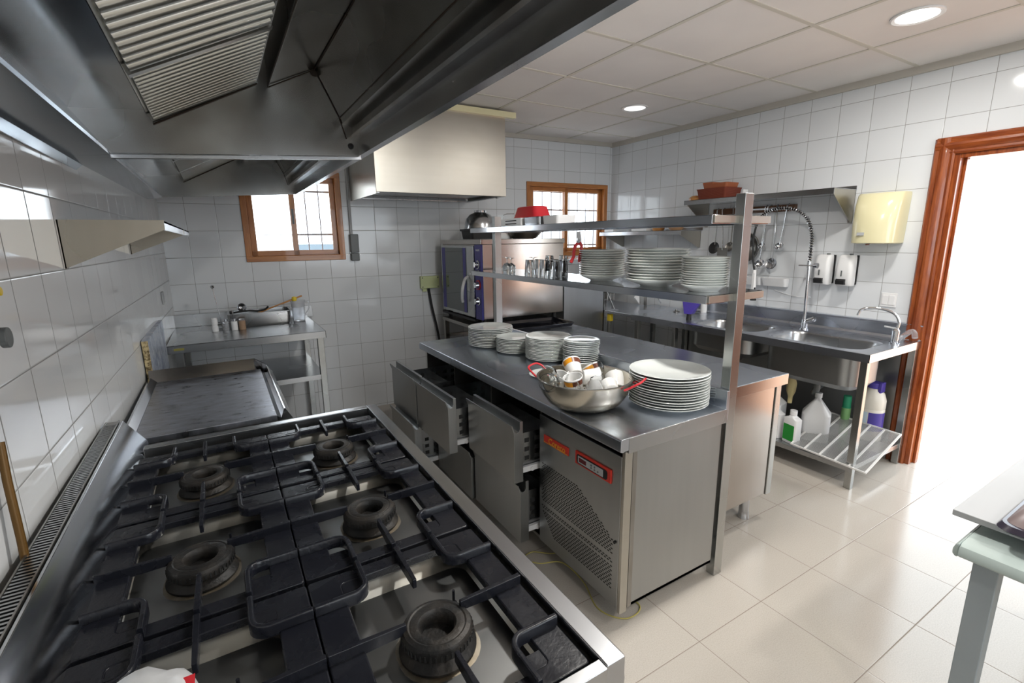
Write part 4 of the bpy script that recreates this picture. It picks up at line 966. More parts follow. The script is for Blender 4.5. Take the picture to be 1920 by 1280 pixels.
for (a,c,d_,e), dp in zip(bowls, (.27, .20)):
    b = MB().loft([rr(a,c,d_,e,.10,SZ-.012), rr(a+.008,c-.008,d_+.008,e-.008,.095,SZ-.03), rr(a+.012,c-.012,d_+.012,e-.012,.09,SZ-dp+.03), rr(a+.045,c-.045,d_+.045,e-.045,.07,SZ-dp), rr(a+.15,c-.15,d_+.15,e-.15,.03,SZ-dp-.003)], cap1=True)
    bo = b.build('basin', M['steel_x'], sk)
    b = MB().loft([rr(a-.006,c+.006,d_-.006,e+.006,.10,SZ-.030), rr(a-.004,c+.004,d_-.004,e+.004,.10,SZ-.05), rr(a,c,d_,e,.09,SZ-dp+.025), rr(a+.03,c-.03,d_+.03,e-.03,.07,SZ-dp-.008)], cap1=True)
    b.build('basin_underside', M['steel_panel'], sk)
    xm, ym = (a+c)/2, (d_+e)/2
    MB().lathe([(0,0),(.038,0),(.040,.003),(.030,.004),(0,.001)], (xm, ym, SZ-dp-.002), 28).build('drain', M['chrome'], bo)
    b = MB().tube(loop_pts([(xm, ym, SZ-dp-.006),(xm, ym, SZ-dp-.09),(xm+.05, ym+.04, SZ-dp-.13),(xm+.16, ym+.08, SZ-dp-.13),(xm+.26, ym+.1, SZ-dp-.13)], 5), .020, 12); b.build('drain_pipe', M['grey_pl'], sk)
for x, y in ((SX0+.012, SY0+.008), (SX1-.055, SY0+.008), (SX0+.012, 3.06), (SX1-.055, 3.06)):
    MB().box(x, x+.038, y, y+.038, .0, SZ-.05).build('leg', M['steel_z'], sk, bev=.002)
MB().box(SX0+.03, SX0+.07, 2.66, 2.69, 0, SZ-.05).build('leg', M['steel_z'], sk, bev=.002)
b = MB().box(SX0+.01, SX1-.02, SY0+.02, 2.62, .140, .146).box(SX0+.008, SX0+.012, SY0+.02, 2.62, .115, .147).box(SX0+.01, SX1-.02, SY0+.016, SY0+.020, .115, .147)
b.build('lower_shelf', M['steel_x'], sk, bev=.001)
b = MB().box(SX1-.006, SX1-.001, 1.26, 3.1, .12, .80).build('back_sheet', M['steel_panel'], sk)
b = MB().box(3.20, 3.205, 2.02, 2.60, .30, .62); b.build('basin_apron', M['steel_panel'], sk)

# mixer taps
t = thing('spray_tap', 'tall chrome pre-rinse spray tap with a spring arch over the sinks', 'tap', (3.655, 1.89, SZ))
zb = SZ-.006
MB().cyl((3.655,1.89,zb),(3.655,1.89,zb+.012),.030,n=24).cyl((3.655,1.89,zb+.01),(3.655,1.89,zb+.075),.021,n=24).cyl((3.655,1.89,zb+.055),(3.655,1.83,zb+.085),.017,.019,n=20).cyl((3.655,1.83,zb+.085),(3.652,1.822,zb+.095),.019,.012,n=20).build('tap_body', M['chrome'], t, ang=40)
MB().cyl((3.655,1.895,zb+.07),(3.655,1.905,1.345),.0105,n=18).build('riser', M['chrome'], t)
MB().cyl((3.655,1.905,1.30),(3.655,1.905,1.345),.014,n=18).cyl((3.63,1.965,1.318),(3.655,1.86,1.318),.005,n=10).cyl((3.655,1.87,1.318),(3.655,1.845,1.318),.016,.019,n=18).cyl((3.655,1.905,1.318),(3.845,1.985,1.318),.006,n=10).build('wall_clamp', M['chrome'], t)
arch = loop_pts([(3.655,1.905,1.345),(3.655,1.905,1.45),(3.652,1.912,1.55),(3.640,1.945,1.645),(3.62,2.01,1.705),(3.60,2.10,1.728),(3.575,2.19,1.715),(3.56,2.255,1.668),(3.553,2.275,1.60)], 10)
MB().tube(arch, .007, 10).build('hose_core', M['black_rub'], t)
# coil spring
tot = len(arch)-1; turns = 46; pts = []; u = Vector((1,0,0))
for i in range(turns*8):
    f = i/(turns*8)*tot; k = min(int(f), tot-1); p = arch[k].lerp(arch[k+1], f-k); d3 = (arch[k+1]-arch[k]).normalized()
    uu = (u-d3*u.dot(d3)).normalized(); vv = d3.cross(uu); a = 2*PI*i/8; pts.append(p+(uu*math.cos(a)+vv*math.sin(a))*.0125)
MB().tube(pts, .0028, 5).build('spring', M['chrome2'], t)
MB().tube(loop_pts([(3.553,2.275,1.60),(3.548,2.285,1.50),(3.545,2.270,1.36),(3.545,2.250,1.27)],6), .0075, 10).build('hose', M['black_rub'], t)
MB().cyl((3.545,2.25,1.275),(3.545,2.245,1.14),.014,.016,n=18).box(3.528,3.536,2.235,2.255,1.12,1.25).build('spray_grip', M['white_pl'], t, bev=.002)
MB().cyl((3.545,2.245,1.14),(3.545,2.24,1.05),.012,.018,n=20).cyl((3.545,2.24,1.05),(3.545,2.24,1.04),.023,n=20).build('spray_head', M['black_rub'], t)
t = thing('swan_neck_tap', 'low chrome tap with a curved swan neck at the near end of the sinks', 'tap', (3.62, 1.312, SZ))
MB().cyl((3.62,1.312,zb),(3.62,1.312,zb+.01),.028,n=24).cyl((3.62,1.312,zb+.01),(3.62,1.312,zb+.085),.019,.021,n=24).cyl((3.62,1.312,zb+.085),(3.62,1.312,zb+.10),.021,.012,n=24).bar((3.62,1.312,zb+.10),(3.60,1.37,zb+.108),.016,.008).build('tap_body', M['chrome'], t, ang=40)
MB().tube(loop_pts([(3.62,1.312,zb+.085),(3.625,1.305,zb+.14),(3.615,1.33,zb+.19),(3.60,1.39,zb+.215),(3.58,1.45,zb+.217),(3.565,1.49,zb+.207),(3.558,1.505,zb+.185),(3.556,1.508,zb+.165)],6), .0085, 12).build('spout', M['chrome'], t)
t = thing('dust_brush', 'purple plastic funnel-shaped scoop standing on the sink counter', 'scoop', (3.33, 2.66, SZ))
b = MB().add([(3.30,2.69,.90),(3.31,2.63,.90),(3.32,2.55,1.00),(3.31,2.665,1.045),(3.29,2.71,1.04),(3.36,2.69,.90),(3.36,2.63,.90),(3.35,2.56,1.00),(3.36,2.665,1.045),(3.345,2.71,1.04)], [(0,1,2,3,4),(9,8,7,6,5),(0,5,6,1),(1,6,7,2),(2,7,8,3),(3,8,9,4),(4,9,5,0)]); b.build('scoop', M['purple'], t, bev=.004)
MB().cyl((3.33,2.66,SZ-.006),(3.33,2.66,.902),.022,.018,n=18).build('neck', M['black_rub'], t)
t = MB().lathe([(0,0),(.030,0),(.032,.006),(.012,.012),(.010,.022),(0,.024)], (3.60, 3.02, SZ-.005), 20).build('drain_plug', M['steel_dark']); tag(t, 'small dark sink strainer plug lying on the draining counter', 'plug')
t = MB().tube(loop_pts([(3.75,1.34,SZ-.002),(3.77,1.30,SZ+.05),(3.78,1.275,SZ+.06),(3.80,1.27,SZ+.02)],4), .016, 10, rs=None).build('plastic_wrap', M['clear_pl']); tag(t, 'crumpled clear plastic wrap in the near corner of the sink counter', 'plastic wrap')

# ============================================================ BOTTLES under the sink
sz = .1465
def bottle_rect(name, label, x, y, w, d, h, body, capm, lab=None, rz=0, group='cleaning bottles under the sink', neck=.016, caph=.03, shoulder=.75):
    t = thing(name, label, 'bottle', (x, y, sz), R(rz), group)
    hs = h*shoulder
    MB().loft([rr(-w/2+.004,w/2-.004,-d/2+.004,d/2-.004,min(w,d)*.2,0), rr(-w/2,w/2,-d/2,d/2,min(w,d)*.25,.006), rr(-w/2,w/2,-d/2,d/2,min(w,d)*.25,hs), rr(-neck-.01,neck+.01,-neck-.006,neck+.006,neck*.7,h*.93), rr(-neck,neck,-neck,neck,neck*.98,h)], True, True).build('bottle_body', body, t, local=True)
    MB().cyl((0,0,h-.002),(0,0,h+caph),neck+.006,n=20).build('cap', capm, t, local=True)
    if lab: MB().box(-w/2-.0008, -w/2, -d*.40, d*.40, h*.10, h*.66).build('label', lab, t, local=True)
    return t
for (x, y, nm) in ((3.235, 1.79, 'white bottle with a green label, half behind the counter leg'), (3.215, 1.665, 'white bottle with a big green label at the shelf front, nearest one')):
    t = bottle_rect('cleaning_bottle', nm, x, y, .06, .105, .20, M['white_pl'], M['white_pl'], M['green_label'], -14, shoulder=.86)
t = bottle_rect('cleaning_bottle', 'translucent jug with a blue cap behind the green-labelled bottles', 3.40, 1.90, .13, .13, .25, M['milk_pl'], M['blue_panel'], None, 10)
t = bottle_rect('cleaning_bottle', 'large pale translucent jug leaning behind the wire grid', 3.42, 1.62, .15, .17, .30, M['milk_pl'], M['milk_pl'], None, 25, shoulder=.62)
t = thing('cleaning_bottle', 'upturned cream bottle with a yellow neck hanging behind the jugs', 'bottle', (3.48, 1.85, .36), group='cleaning bottles under the sink')
MB().lathe([(0,0),(.014,0),(.016,.05),(.030,.09),(.034,.15),(.022,.19),(.036,.215),(0,.216)], (3.46,1.83,.335), 24).build('bottle_body', mat('pale_yellow_plastic', (.72,.60,.30), .4), t); 
t = thing('spray_bottle', 'black spray trigger bottle under the sink behind the jugs', 'bottle', (3.50, 2.03, sz), group='cleaning bottles under the sink')
MB().lathe([(0,0),(.038,0),(.04,.01),(.04,.13),(.016,.19),(.014,.22),(0,.22)], (3.50,2.03,sz), 24).build('bottle_body', M['milk_pl'], t)
MB().box(3.47,3.53,2.01,2.05,sz+.22,sz+.27).bar((3.47,2.03,sz+.25),(3.43,2.03,sz+.20),.012,.010).build('trigger', M['black_rub'], t, bev=.003)
t = thing('cleaning_canister', 'big cream canister with violet cap and label at the right end under the sink', 'canister', (3.73, 1.42, sz), group='cleaning bottles under the sink')
MB().lathe([(0,0),(.068,0),(.074,.008),(.074,.22),(.072,.225),(.074,.23),(.074,.285),(.060,.33),(.040,.355),(.036,.37),(0,.37)], (3.73,1.42,sz), 36).build('canister_body', M['bottle_cream'], t)
MB().cyl((3.73,1.42,sz+.365),(3.73,1.42,sz+.405),.042,n=24).box(3.70,3.76,1.37,1.39,sz+.34,sz+.41).build('cap', M['blue_label'], t, bev=.004)
b = MB(); vs = []
for i in range(11):
    a = R(190+i*9); 
    for z in (.075,.205): vs.append((3.73+.0748*math.cos(a), 1.42+.0748*math.sin(a), sz+z))
b.add(vs, [(2*i,2*i+2,2*i+3,2*i+1) for i in range(10)]); b.build('label', M['blue_label'], t)
b = MB(); vs = []
for i in range(5):
    a = R(158+i*7)
    for z in (.085,.205): vs.append((3.73+.0748*math.cos(a), 1.42+.0748*math.sin(a), sz+z))
b.add(vs, [(2*i,2*i+2,2*i+3,2*i+1) for i in range(4)]); b.build('label', mat('pale_blue_label', (.55,.68,.78), .4), t)
t = thing('aerosol_can', 'slim green-capped aerosol can beside the big canister', 'aerosol can', (3.66, 1.545, sz))
MB().cyl((3.66,1.545,sz),(3.66,1.545,sz+.20),.028,n=24).build('can_body', mat('green_white_can', (.20,.40,.16), .3, .2), t)
MB().cyl((3.66,1.545,sz+.20),(3.66,1.545,sz+.205),.029,.024,n=24).cyl((3.66,1.545,sz+.205),(3.66,1.545,sz+.285),.025,n=24).build('cap', M['green_cap'], t)
# leaning wire grid
t = thing('wire_grid', 'white perforated grid tray leaning askew on the shelf under the sink', 'grid', (3.4, 1.4, .2))
A_ = Vector((3.148,1.625,.162)); B_ = Vector((3.125,1.165,.150)); C_ = Vector((3.67,1.66,.272)); U_ = (B_-A_); V_ = (C_-A_)
def gp(u, v, k=0): n_ = U_.cross(V_).normalized(); return A_+U_*u+V_*v+n_*k
b = MB()
for u in (0, .19, .40, .60, .78, .98): b.bar(gp(u, 0, .004), gp(u, 1, .004), .010, .009)
for v in (0, 1): b.bar(gp(-.01, v, .004), gp(.99, v, .004), .008, .009)
b.build('grid_frame', M['mesh_metal'], t)
b = MB()
for i in range(56):
    v = i/56; b.bar(gp(0, v), gp(.98, v), .0042, .0024)
b.build('grid_wires', mat('grey_wire', (.50,.50,.49), .4, .4), t)

# ============================================================ WALL SHELVES on the right wall
def wall_shelf(y0, y1, z, xo, label, bt, zb):
    t = thing('wall_shelf', label, 'shelf', (3.7, (y0+y1)/2, z-.15), group=None)
    MB().box(xo, 3.848, y0, y1, z-.004, z).box(xo, xo+.004, y0, y1, z-.038, z).box(3.844, 3.848, y0, y1, z, z+.025).build('shelf_board', M['steel'], t, bev=.001)
    for y in bt:
        b = MB().prism([(xo+.002,z-.004),(3.848,z-.004),(3.848,zb),(3.82,zb),(xo+.002,z-.036)], 'y', y, y+.004); b.box(3.844,3.848,y,y+.03,zb,z-.004); b.build('bracket', M['hood_out'], t)
    return t
wall_shelf(1.745, 2.965, 1.838, 3.55, 'upper steel wall shelf on the right wall above the sinks', (1.748, 2.93), 1.615)
wall_shelf(2.98, 4.06, 1.590, 3.55, 'lower steel wall shelf on the right wall near the corner window', (3.0, 3.99), 1.435)
# things on the upper wall shelf
t = thing('wicker_basket', 'red-brown wicker basket at the far end of the upper wall shelf', 'basket', (3.70, 2.72, 1.838), group='baskets on the upper wall shelf')
MB().loft([rr(3.60,3.80,2.60,2.86,.02,1.839), rr(3.59,3.81,2.59,2.875,.02,1.915), rr(3.585,3.815,2.585,2.88,.02,1.925), rr(3.60,3.80,2.60,2.865,.02,1.920), rr(3.61,3.79,2.61,2.85,.02,1.85)], True, True).build('basket', M['wicker'], t)
t = thing('wicker_basket', 'orange-brown woven basket stacked inside the other wicker basket', 'basket', (3.70, 2.70, 1.922), group='baskets on the upper wall shelf')
b = MB().loft([rr(3.62,3.78,2.61,2.83,.02,1.926), rr(3.615,3.785,2.60,2.84,.02,1.965), rr(3.625,3.775,2.61,2.83,.02,1.965), rr(3.63,3.77,2.62,2.82,.02,1.93)], True, True); b.box(3.62,3.78,2.74,2.835,1.965,1.978).build('basket', mat('orange_brown_wicker', (.34,.10,.04), .6), t)
t = MB().lathe([(0,0),(.06,0),(.062,.02),(.04,.04),(0,.045)], (3.66, 2.925, 1.8385), 24).build('wooden_bowl', M['spoon']); tag(t, 'small brown wooden bowl upturned at the far tip of the upper wall shelf', 'bowl')
t = MB().box(3.70, 3.76, 2.505, 2.515, 1.838, 1.90).build('price_card', M['white_pl']); tag(t, 'small white card standing on the upper wall shelf beside the baskets', 'card')
# things on the lower shelf
zz = 1.591
t = MB().lathe([(0,0),(.05,0),(.085,.05),(.088,.085),(.082,.085),(.078,.052),(.045,.01),(0,.008)], (3.66, 3.13, zz), 28).build('woven_bowl', M['wicker2']); tag(t, 'tan woven bread bowl at the near end of the lower wall shelf', 'bowl')
t = MB().lathe([(0,0),(.05,0),(.080,.045),(.082,.060),(.076,.060),(.045,.010),(0,.008)], (3.66, 3.13, zz+.060), 28).build('woven_bowl', M['wicker']); tag(t, 'reddish woven bowl nested on the tan bread bowl', 'bowl')
t = MB().lathe([(0,0),(.05,0),(.06,.02),(.058,.035),(0,.04)], (3.68, 3.36, zz), 24).build('brown_dish', M['spoon']); tag(t, 'low brown dish on the lower wall shelf right of the white tubs', 'dish')
t = MB().lathe([(0,0),(.026,0),(.028,.01),(.027,.10),(.010,.135),(.006,.17),(0,.17)], (3.78, 2.86, SZ-.006), 20).build('squeeze_bottle', M['white_pl']); tag(t, 'white squeeze bottle at the back of the sink counter behind the plates', 'bottle')
t = MB().box(3.62,3.78,3.46,3.66,zz,zz+.028).build('plastic_tub', M['white_pl'], bev=.005); tag(t, 'flat white tub on the lower wall shelf beside the brown dish', 'tub')
t = MB().box(3.62,3.78,3.70,3.86,zz,zz+.026).build('plastic_tub', M['board'], bev=.005); tag(t, 'flat grey tub in the middle of the lower wall shelf', 'tub')
t = MB().box(3.60,3.78,3.90,4.04,zz,zz+.028).build('plastic_tub', M['white_pl'], bev=.005); tag(t, 'flat white tub at the window end of the lower wall shelf', 'tub')

# magnetic / hook rail with utensils
t = thing('utensil_rail', 'dark wooden hanging rail on the right wall below the upper shelf', 'rail', (3.83, 2.5, 1.74))
MB().box(3.815, 3.849, 2.14, 2.86, 1.715, 1.765).build('rail', M['rack_wood'], t, bev=.003)
MB().box(3.812, 3.816, 2.16, 2.60, 1.735, 1.748).build('magnet_strip', M['chrome2'], t)
GU = 'utensils hanging under the wall shelf'
def ladle(y, ztop, zbot, r, label, kind, m=None, hm=None, x=3.79, dy=0, head=None):
    t = thing(kind, label, kind.replace('_', ' '), (x, y, ztop), group=GU)
    MB().tube([(3.822, y, ztop-.006), (3.806, y, ztop+.004), (x, y, ztop-.01), (x+.008, y+dy*.5, (ztop+zbot)/2), (x, y+dy, zbot+r*.6)], .0042, 8).build('handle', hm or M['chrome2'], t)
    b = MB()
    if kind == 'skimmer': b.lathe([(0,0),(r*.8,.004),(r,.012),(r,.014),(r*.8,.007),(0,.003)], M=Matrix.Rotation(R(-78), 4, 'Y'), c=(x, y+dy, zbot), n=32)
    elif kind == 'spatula': b.box(x-.002, x+.001, y+dy-r, y+dy+r, zbot-r, zbot+r)
    elif kind == 'strainer':
        b.tube([(x, y+dy+r*math.cos(2*PI*i/32), zbot+r*math.sin(2*PI*i/32)) for i in range(32)], .005, 8, closed=True)
        b.lathe([(r,0),(r*.85,.03),(r*.5,.055),(0,.065),(0,.063),(r*.5,.053),(r*.83,.028),(r-.002,0)], M=Matrix.Rotation(R(90), 4, 'Y'), c=(x-.02, y+dy, zbot), n=32)
    else: b.lathe([(r,0),(r*.92,-r*.5),(r*.6,-r*.85),(0,-r),(0,-r*.94),(r*.55,-r*.8),(r*.86,-r*.48),(r*.95,0)], M=Matrix.Rotation(R(-50), 4, 'Y'), c=(x-.01, y+dy, zbot+r*.3), n=28, closed=True)
    b.build('head', m or M['chrome2'], t, bev=.001 if kind == 'spatula' else 0)
ladle(2.80, 1.765, 1.43, .052, 'black round skimmer, first utensil on the rail from the corner side', 'skimmer', M['black_rub'], M['chrome2'])
ladle(2.74, 1.765, 1.385, .050, 'grey flat spatula hanging just right of the black skimmer', 'spatula', M['steel_dark'], M['chrome2'], dy=-.03, x=3.775)
ladle(2.66, 1.765, 1.44, .040, 'small dark skimmer half hidden behind the flat spatula', 'skimmer', M['steel_dark'], M['steel_dark'], x=3.81)
ladle(2.50, 1.765, 1.44, .115, 'large round strainer hanging behind the shelf post', 'strainer', M['steel_dark'], M['red_paint'], x=3.79)
ladle(2.355, 1.765, 1.445, .030, 'short ladle hanging just right of the shelf post', 'ladle', M['chrome'], None, x=3.78)
ladle(2.32, 1.765, 1.30, .042, 'long ladle with a wide bowl reaching lowest of all', 'ladle', M['chrome'], None, dy=.03, x=3.76)
ladle(2.27, 1.765, 1.31, .045, 'skimmer with a thin grey disc beside the longest ladle', 'skimmer', M['chrome2'], None, x=3.80)
ladle(2.18, 1.765, 1.445, .033, 'ladle at the right end of the rail hanging on its own', 'ladle', M['chrome'], None, dy=.03, x=3.78)
for y, lb_ in ((2.60, 'red-handled knife on the rail, left one'), (2.55, 'red-handled knife on the rail, right one')):
    t = thing('knife', lb_, 'knife', (3.80, y, 1.70), group='knives on the rail'); MB().box(3.795,3.81,y-.009,y+.009,1.735,1.80).build('handle', M['red_paint'], t, bev=.004); MB().box(3.800,3.803,y-.014,y+.012,1.56,1.735).build('blade', M['chrome2'], t)

# dispensers
t = thing('towel_dispenser', 'glossy cream paper towel dispenser on the right wall beside the door', 'towel dispenser', (3.74, 1.57, 1.47))
b = MB(); L = []
for z, ex, w_ in ((1.470,.13,.122),(1.476,.185,.130),(1.60,.190,.134),(1.72,.165,.137),(1.785,.125,.139),(1.797,.11,.136)):
    lp = []
    for i in range(13):
        a = PI*i/12; ca, sa = math.cos(a), math.sin(a); q1 = abs(sa)**.35
        lp.append(Vector((3.848-ex*q1, 1.560+w_*ca*(1 if abs(ca) > .0 else 1), z)))
    L.append(lp)
b.loft(L, True, True); b.build('cover', M['cream_pl'], t, ang=50)
MB().cyl((3.70,1.572,1.4705),(3.70,1.572,1.462),.012,n=14).build('towel_slot', M['brown_band'], t)
MB().box(3.657,3.660,1.583,1.625,1.525,1.545).build('label', M['board'], t)
for y, lb_ in ((1.872, 'white soap dispenser with a black push bar, left one of the pair'), (1.722, 'white soap dispenser with a black push bar, right one nearer the door')):
    t = thing('soap_dispenser', lb_, 'soap dispenser', (3.80, y, 1.18), group='soap dispensers on the wall')
    b = MB().loft([rr(3.768,3.838,y-.050,y+.050,.02,1.178), rr(3.755,3.838,y-.054,y+.054,.025,1.20), rr(3.750,3.838,y-.054,y+.054,.028,1.31), rr(3.765,3.838,y-.052,y+.052,.028,1.375), rr(3.785,3.838,y-.045,y+.045,.02,1.392)], True, True); b.build('cover', M['white_pl'], t)
    MB().box(3.838,3.849,y-.052,y+.052,1.185,1.39).build('back_plate', M['black_rub'], t, bev=.003)
    MB().loft([rr(3.742,3.765,y-.022,y+.040,.006,1.188), rr(3.738,3.765,y-.022,y+.040,.006,1.215), rr(3.748,3.765,y-.022,y+.040,.006,1.226)], True, True).build('push_bar', M['black_rub'], t)
    MB().box(3.7485,3.751,y+.004,y+.012,1.245,1.285).build('level_window', M['grey_pl'], t)
    MB().cyl((3.80,y-.02,1.39),(3.80,y-.02,1.402),.012,n=14).build('lock', M['grey_pl'], t)
t = thing('soap_caddy', 'pale moulded wall caddy low on the tiles behind the spray tap', 'caddy', (3.80, 2.32, 1.12))
for ya, yb in ((2.34,2.505),(2.13,2.335)): MB().loft([rr(3.79,3.846,ya+.01,yb-.01,.015,1.135), rr(3.765,3.846,ya,yb,.02,1.20), rr(3.77,3.84,ya+.005,yb-.005,.02,1.20), rr(3.795,3.84,ya+.015,yb-.015,.012,1.145)], True, True).build('tray', M['white_pl'], t)
t = thing('light_switch', 'double white light switch on the right wall next to the door frame', 'switch', (3.845, 1.46, 1.05))
MB().box(3.840,3.849,1.415,1.505,1.05,1.145).build('plate', M['white_pl'], t, bev=.003)
for a in (1.424, 1.463): MB().box(3.835,3.841,a,a+.034,1.066,1.129).build('rocker', M['white_pl'], t, bev=.002)
b = MB().tube(loop_pts([(3.84,2.25,1.10),(3.835,2.12,1.072),(3.82,2.0,1.065),(3.75,1.92,1.08),(3.665,1.905,1.09)],5), .003, 6); tag(b.build('wire', M['white_pl']), 'thin pale wire sagging along the tiles to the spray tap riser', 'wire')

# ============================================================ BACK WALL things (local wall frame)
def WP(x, z, out=0.0):
    """point on the back wall at world x"""
    u = (x+.33)/math.cos(R(3.26)); return WB @ Vector((u, -out, z))
def wbox(b, x0, x1, z0, z1, o0, o1):
    u0 = (x0+.33)/math.cos(R(3.26)); u1 = (x1+.33)/math.cos(R(3.26)); return b.box(u0, u1, -o1, -o0, z0, z1, M=WB)
t = thing('switch_box', 'dark grey double electrical switch box on the back wall beside the left window', 'switch box', WP(1.03, 1.36))
wbox(MB(), 1.0, 1.068, 1.432, 1.588, .001, .055).build('switch_housing', M['grey_pl'], t, bev=.006)
wbox(MB(), 1.0, 1.068, 1.362, 1.428, .001, .05).build('socket_housing', M['grey_pl'], t, bev=.006)
b = MB().cyl(WP(1.015, 1.588, .012), WP(1.015, 2.48, .012), .010, n=12); tag(b.build('conduit', M['board']), 'pale conduit running up the back wall from the grey switch box', 'conduit')
t = thing('junction_box', 'yellow-green junction box on the back wall left of the oven', 'junction box', WP(1.7, 1.08))
wbox(MB(), 1.605, 1.785, 1.085, 1.200, .001, .045).build('box', M['green_box'], t, bev=.004)
b = MB()
for x in (1.62, 1.77):
    for z in (1.10, 1.185): b.cyl(WP(x, z, .045), WP(x, z, .048), .006, n=10)
b.build('screws', M['grey_pl'], t)
wbox(MB(), 1.625, 1.665, 1.055, 1.085, .002, .03).build('gland', M['green_box'], t, bev=.003)
b = MB().tube(loop_pts([WP(1.682,1.09,.03), WP(1.688,1.03,.03), WP(1.705,.90,.035), WP(1.735,.74,.04), WP(1.755,.60,.05), WP(1.77,.45,.06)],5), .011, 10); tag(b.build('power_cable', M['black_rub']), 'thick black power cable dropping from the yellow-green junction box', 'cable')

# ============================================================ LEFT BACK TABLE
bt = thing('prep_table', 'stainless prep table with upstand and lower shelf against the back wall', 'table', (.13, 4.0, 0))
TZ = .905
b = MB().box(-.335, .605, 3.60, 4.38, TZ-.006, TZ).box(-.335, .605, 3.60, 3.606, TZ-.052, TZ).box(.599, .605, 3.60, 4.38, TZ-.052, TZ).prism([(-.335,TZ),(.645,TZ),(.64,TZ+.095),(-.335,TZ+.095)], 'y', 4.372, 4.385)
b.build('table_top', M['steel_x'], bt, bev=.002)
for x, y in ((.548, 3.625), (-.30, 3.625), (.548, 4.32), (-.30, 4.32)): MB().box(x, x+.042, y, y+.042, 0, TZ-.052).build('leg', M['steel_z'], bt, bev=.002)
MB().box(-.30, .575, 3.63, 4.36, .575, .581).box(-.30, .575, 3.628, 3.632, .545, .581).build('lower_shelf', M['steel_x'], bt, bev=.001)
t = MB().add([(x_,y_,z_) for y_ in (3.597,3.6) for x_, z_ in ((-.300,.872),(-.245,.872),(-.245,.886),(-.300,.886))], [(0,1,2,3),(7,6,5,4),(0,4,5,1),(1,5,6,2),(2,6,7,3),(3,7,4,0)]).build('brand_plate', mat('olive_plate', (.30,.27,.06), .4), bt)
# gastronorm container with utensils
gn = thing('steel_container', 'deep steel food container full of utensils on the prep table', 'container', (.24, 4.2, TZ))
MB().loft([rr(.04,.43,4.10,4.32,.03,TZ+.001), rr(.03,.44,4.09,4.33,.035,TZ+.02), rr(.025,.445,4.085,4.335,.035,TZ+.10), rr(.012,.458,4.072,4.348,.035,TZ+.103), rr(.012,.458,4.072,4.348,.035,TZ+.106), rr(.030,.440,4.09,4.33,.035,TZ+.105), rr(.035,.435,4.095,4.325,.03,TZ+.02)], True, True).build('container', M['steel_x'], gn)
zt2 = TZ+.108
t = thing('wooden_spoon', 'yellow-orange wooden paddle sticking out of the utensil container', 'spoon', (.3, 4.2, zt2))
MB().bar((.22,4.20,zt2-.02),(.40,4.18,zt2+.045),.045,.012,taper=.6).bar((.39,4.18,zt2+.040),(.545,4.17,zt2+.095),.016,.012).build('paddle', M['spoon'], t, bev=.003)
MB().lathe([(0,-.02),(.016,-.016),(.020,0),(.016,.016),(0,.02)], (.485,4.165,zt2+.074), 16).build('yellow_end', M['yellow_pl'], t)
t = thing('ladle', 'black-handled ladle resting on the rim of the utensil container', 'ladle', (.2, 4.2, zt2))
MB().tube(loop_pts([(.055,4.15,zt2+.002),(.15,4.15,zt2+.010),(.22,4.15,zt2+.004),(.27,4.15,zt2+.012),(.295,4.15,zt2+.032)],4), .007, 8).build('handle', M['black_rub'], t)
MB().lathe([(.032,0),(.029,-.016),(.018,-.026),(0,-.030),(0,-.028),(.017,-.024),(.0275,-.015),(.030,0)], M=Matrix.Rotation(R(75), 4, 'X'), c=(.115,4.17,zt2+.035), n=24, closed=True).build('head', M['chrome2'], t)
t = thing('measuring_jug', 'clear plastic jug standing right of the utensil container', 'jug', (.515, 4.2, TZ))
MB().lathe([(0,.001),(.042,.001),(.045,.006),(.052,.15),(.056,.165),(.053,.165),(.049,.15),(.042,.010),(0,.008)], (.512,4.20,TZ), 32).build('jug_body', M['clear_pl'], t)
MB().tube(loop_pts([(.562,4.20,TZ+.145),(.595,4.20,TZ+.15),(.590,4.20,TZ+.09),(.558,4.20,TZ+.04)],4), .006, 8).build('handle', M['clear_pl'], t)
# spice caddy and jars
t = thing('spice_caddy', 'wire cruet stand with a tall ball-topped rod on the prep table', 'cruet stand', (-.02, 4.10, TZ))
MB().tube([(-.07,4.05,TZ+.004),(.09,4.05,TZ+.004),(.09,4.13,TZ+.004),(-.07,4.13,TZ+.004)], .003, 8, closed=True).tube([(-.07,4.05,TZ+.05),(.09,4.05,TZ+.05),(.09,4.13,TZ+.05),(-.07,4.13,TZ+.05)], .003, 8, closed=True).cyl((-.025,4.09,TZ+.004),(-.055,4.09,TZ+.305),.0028,n=8).build('wire_stand', M['chrome2'], t)
MB().lathe([(0,-.014),(.010,-.010),(.014,0),(.010,.010),(0,.014)], (-.056,4.09,TZ+.315), 16).build('ball', M['chrome'], t)
def jar(x, y, r, h, label, body, cap_, z0=TZ+.001):
    t = thing('spice_jar', label, 'jar', (x, y, z0), group='jars on the prep table')
    MB().lathe([(0,0),(r,0),(r,h*.75),(r*.8,h*.82),(0,h*.82)], (x, y, z0), 24).build('jar_body', body, t)
    MB().cyl((x,y,z0+h*.80),(x,y,z0+h),r*.86,n=20).build('cap', cap_, t)
jar(-.072, 4.03, .021, .050, 'white salt pot at the bottom left of the cruet stand', M['white_pl'], M['white_pl'])
jar(-.072, 4.03, .021, .046, 'white salt pot stacked on the other at the left of the cruet stand', M['white_pl'], M['white_pl'], TZ+.0525)
jar(-.005, 4.02, .021, .085, 'glass pepper jar in the middle of the cruet stand', M['clear_pl'], M['chrome2'])
jar(.050, 4.01, .021, .082, 'white filled jar with a metal lid right of the pepper jar', M['white_pl'], M['chrome2'])
jar(.100, 4.01, .022, .080, 'brown spice jar next to the food container', M['spice'], M['clear_pl'])

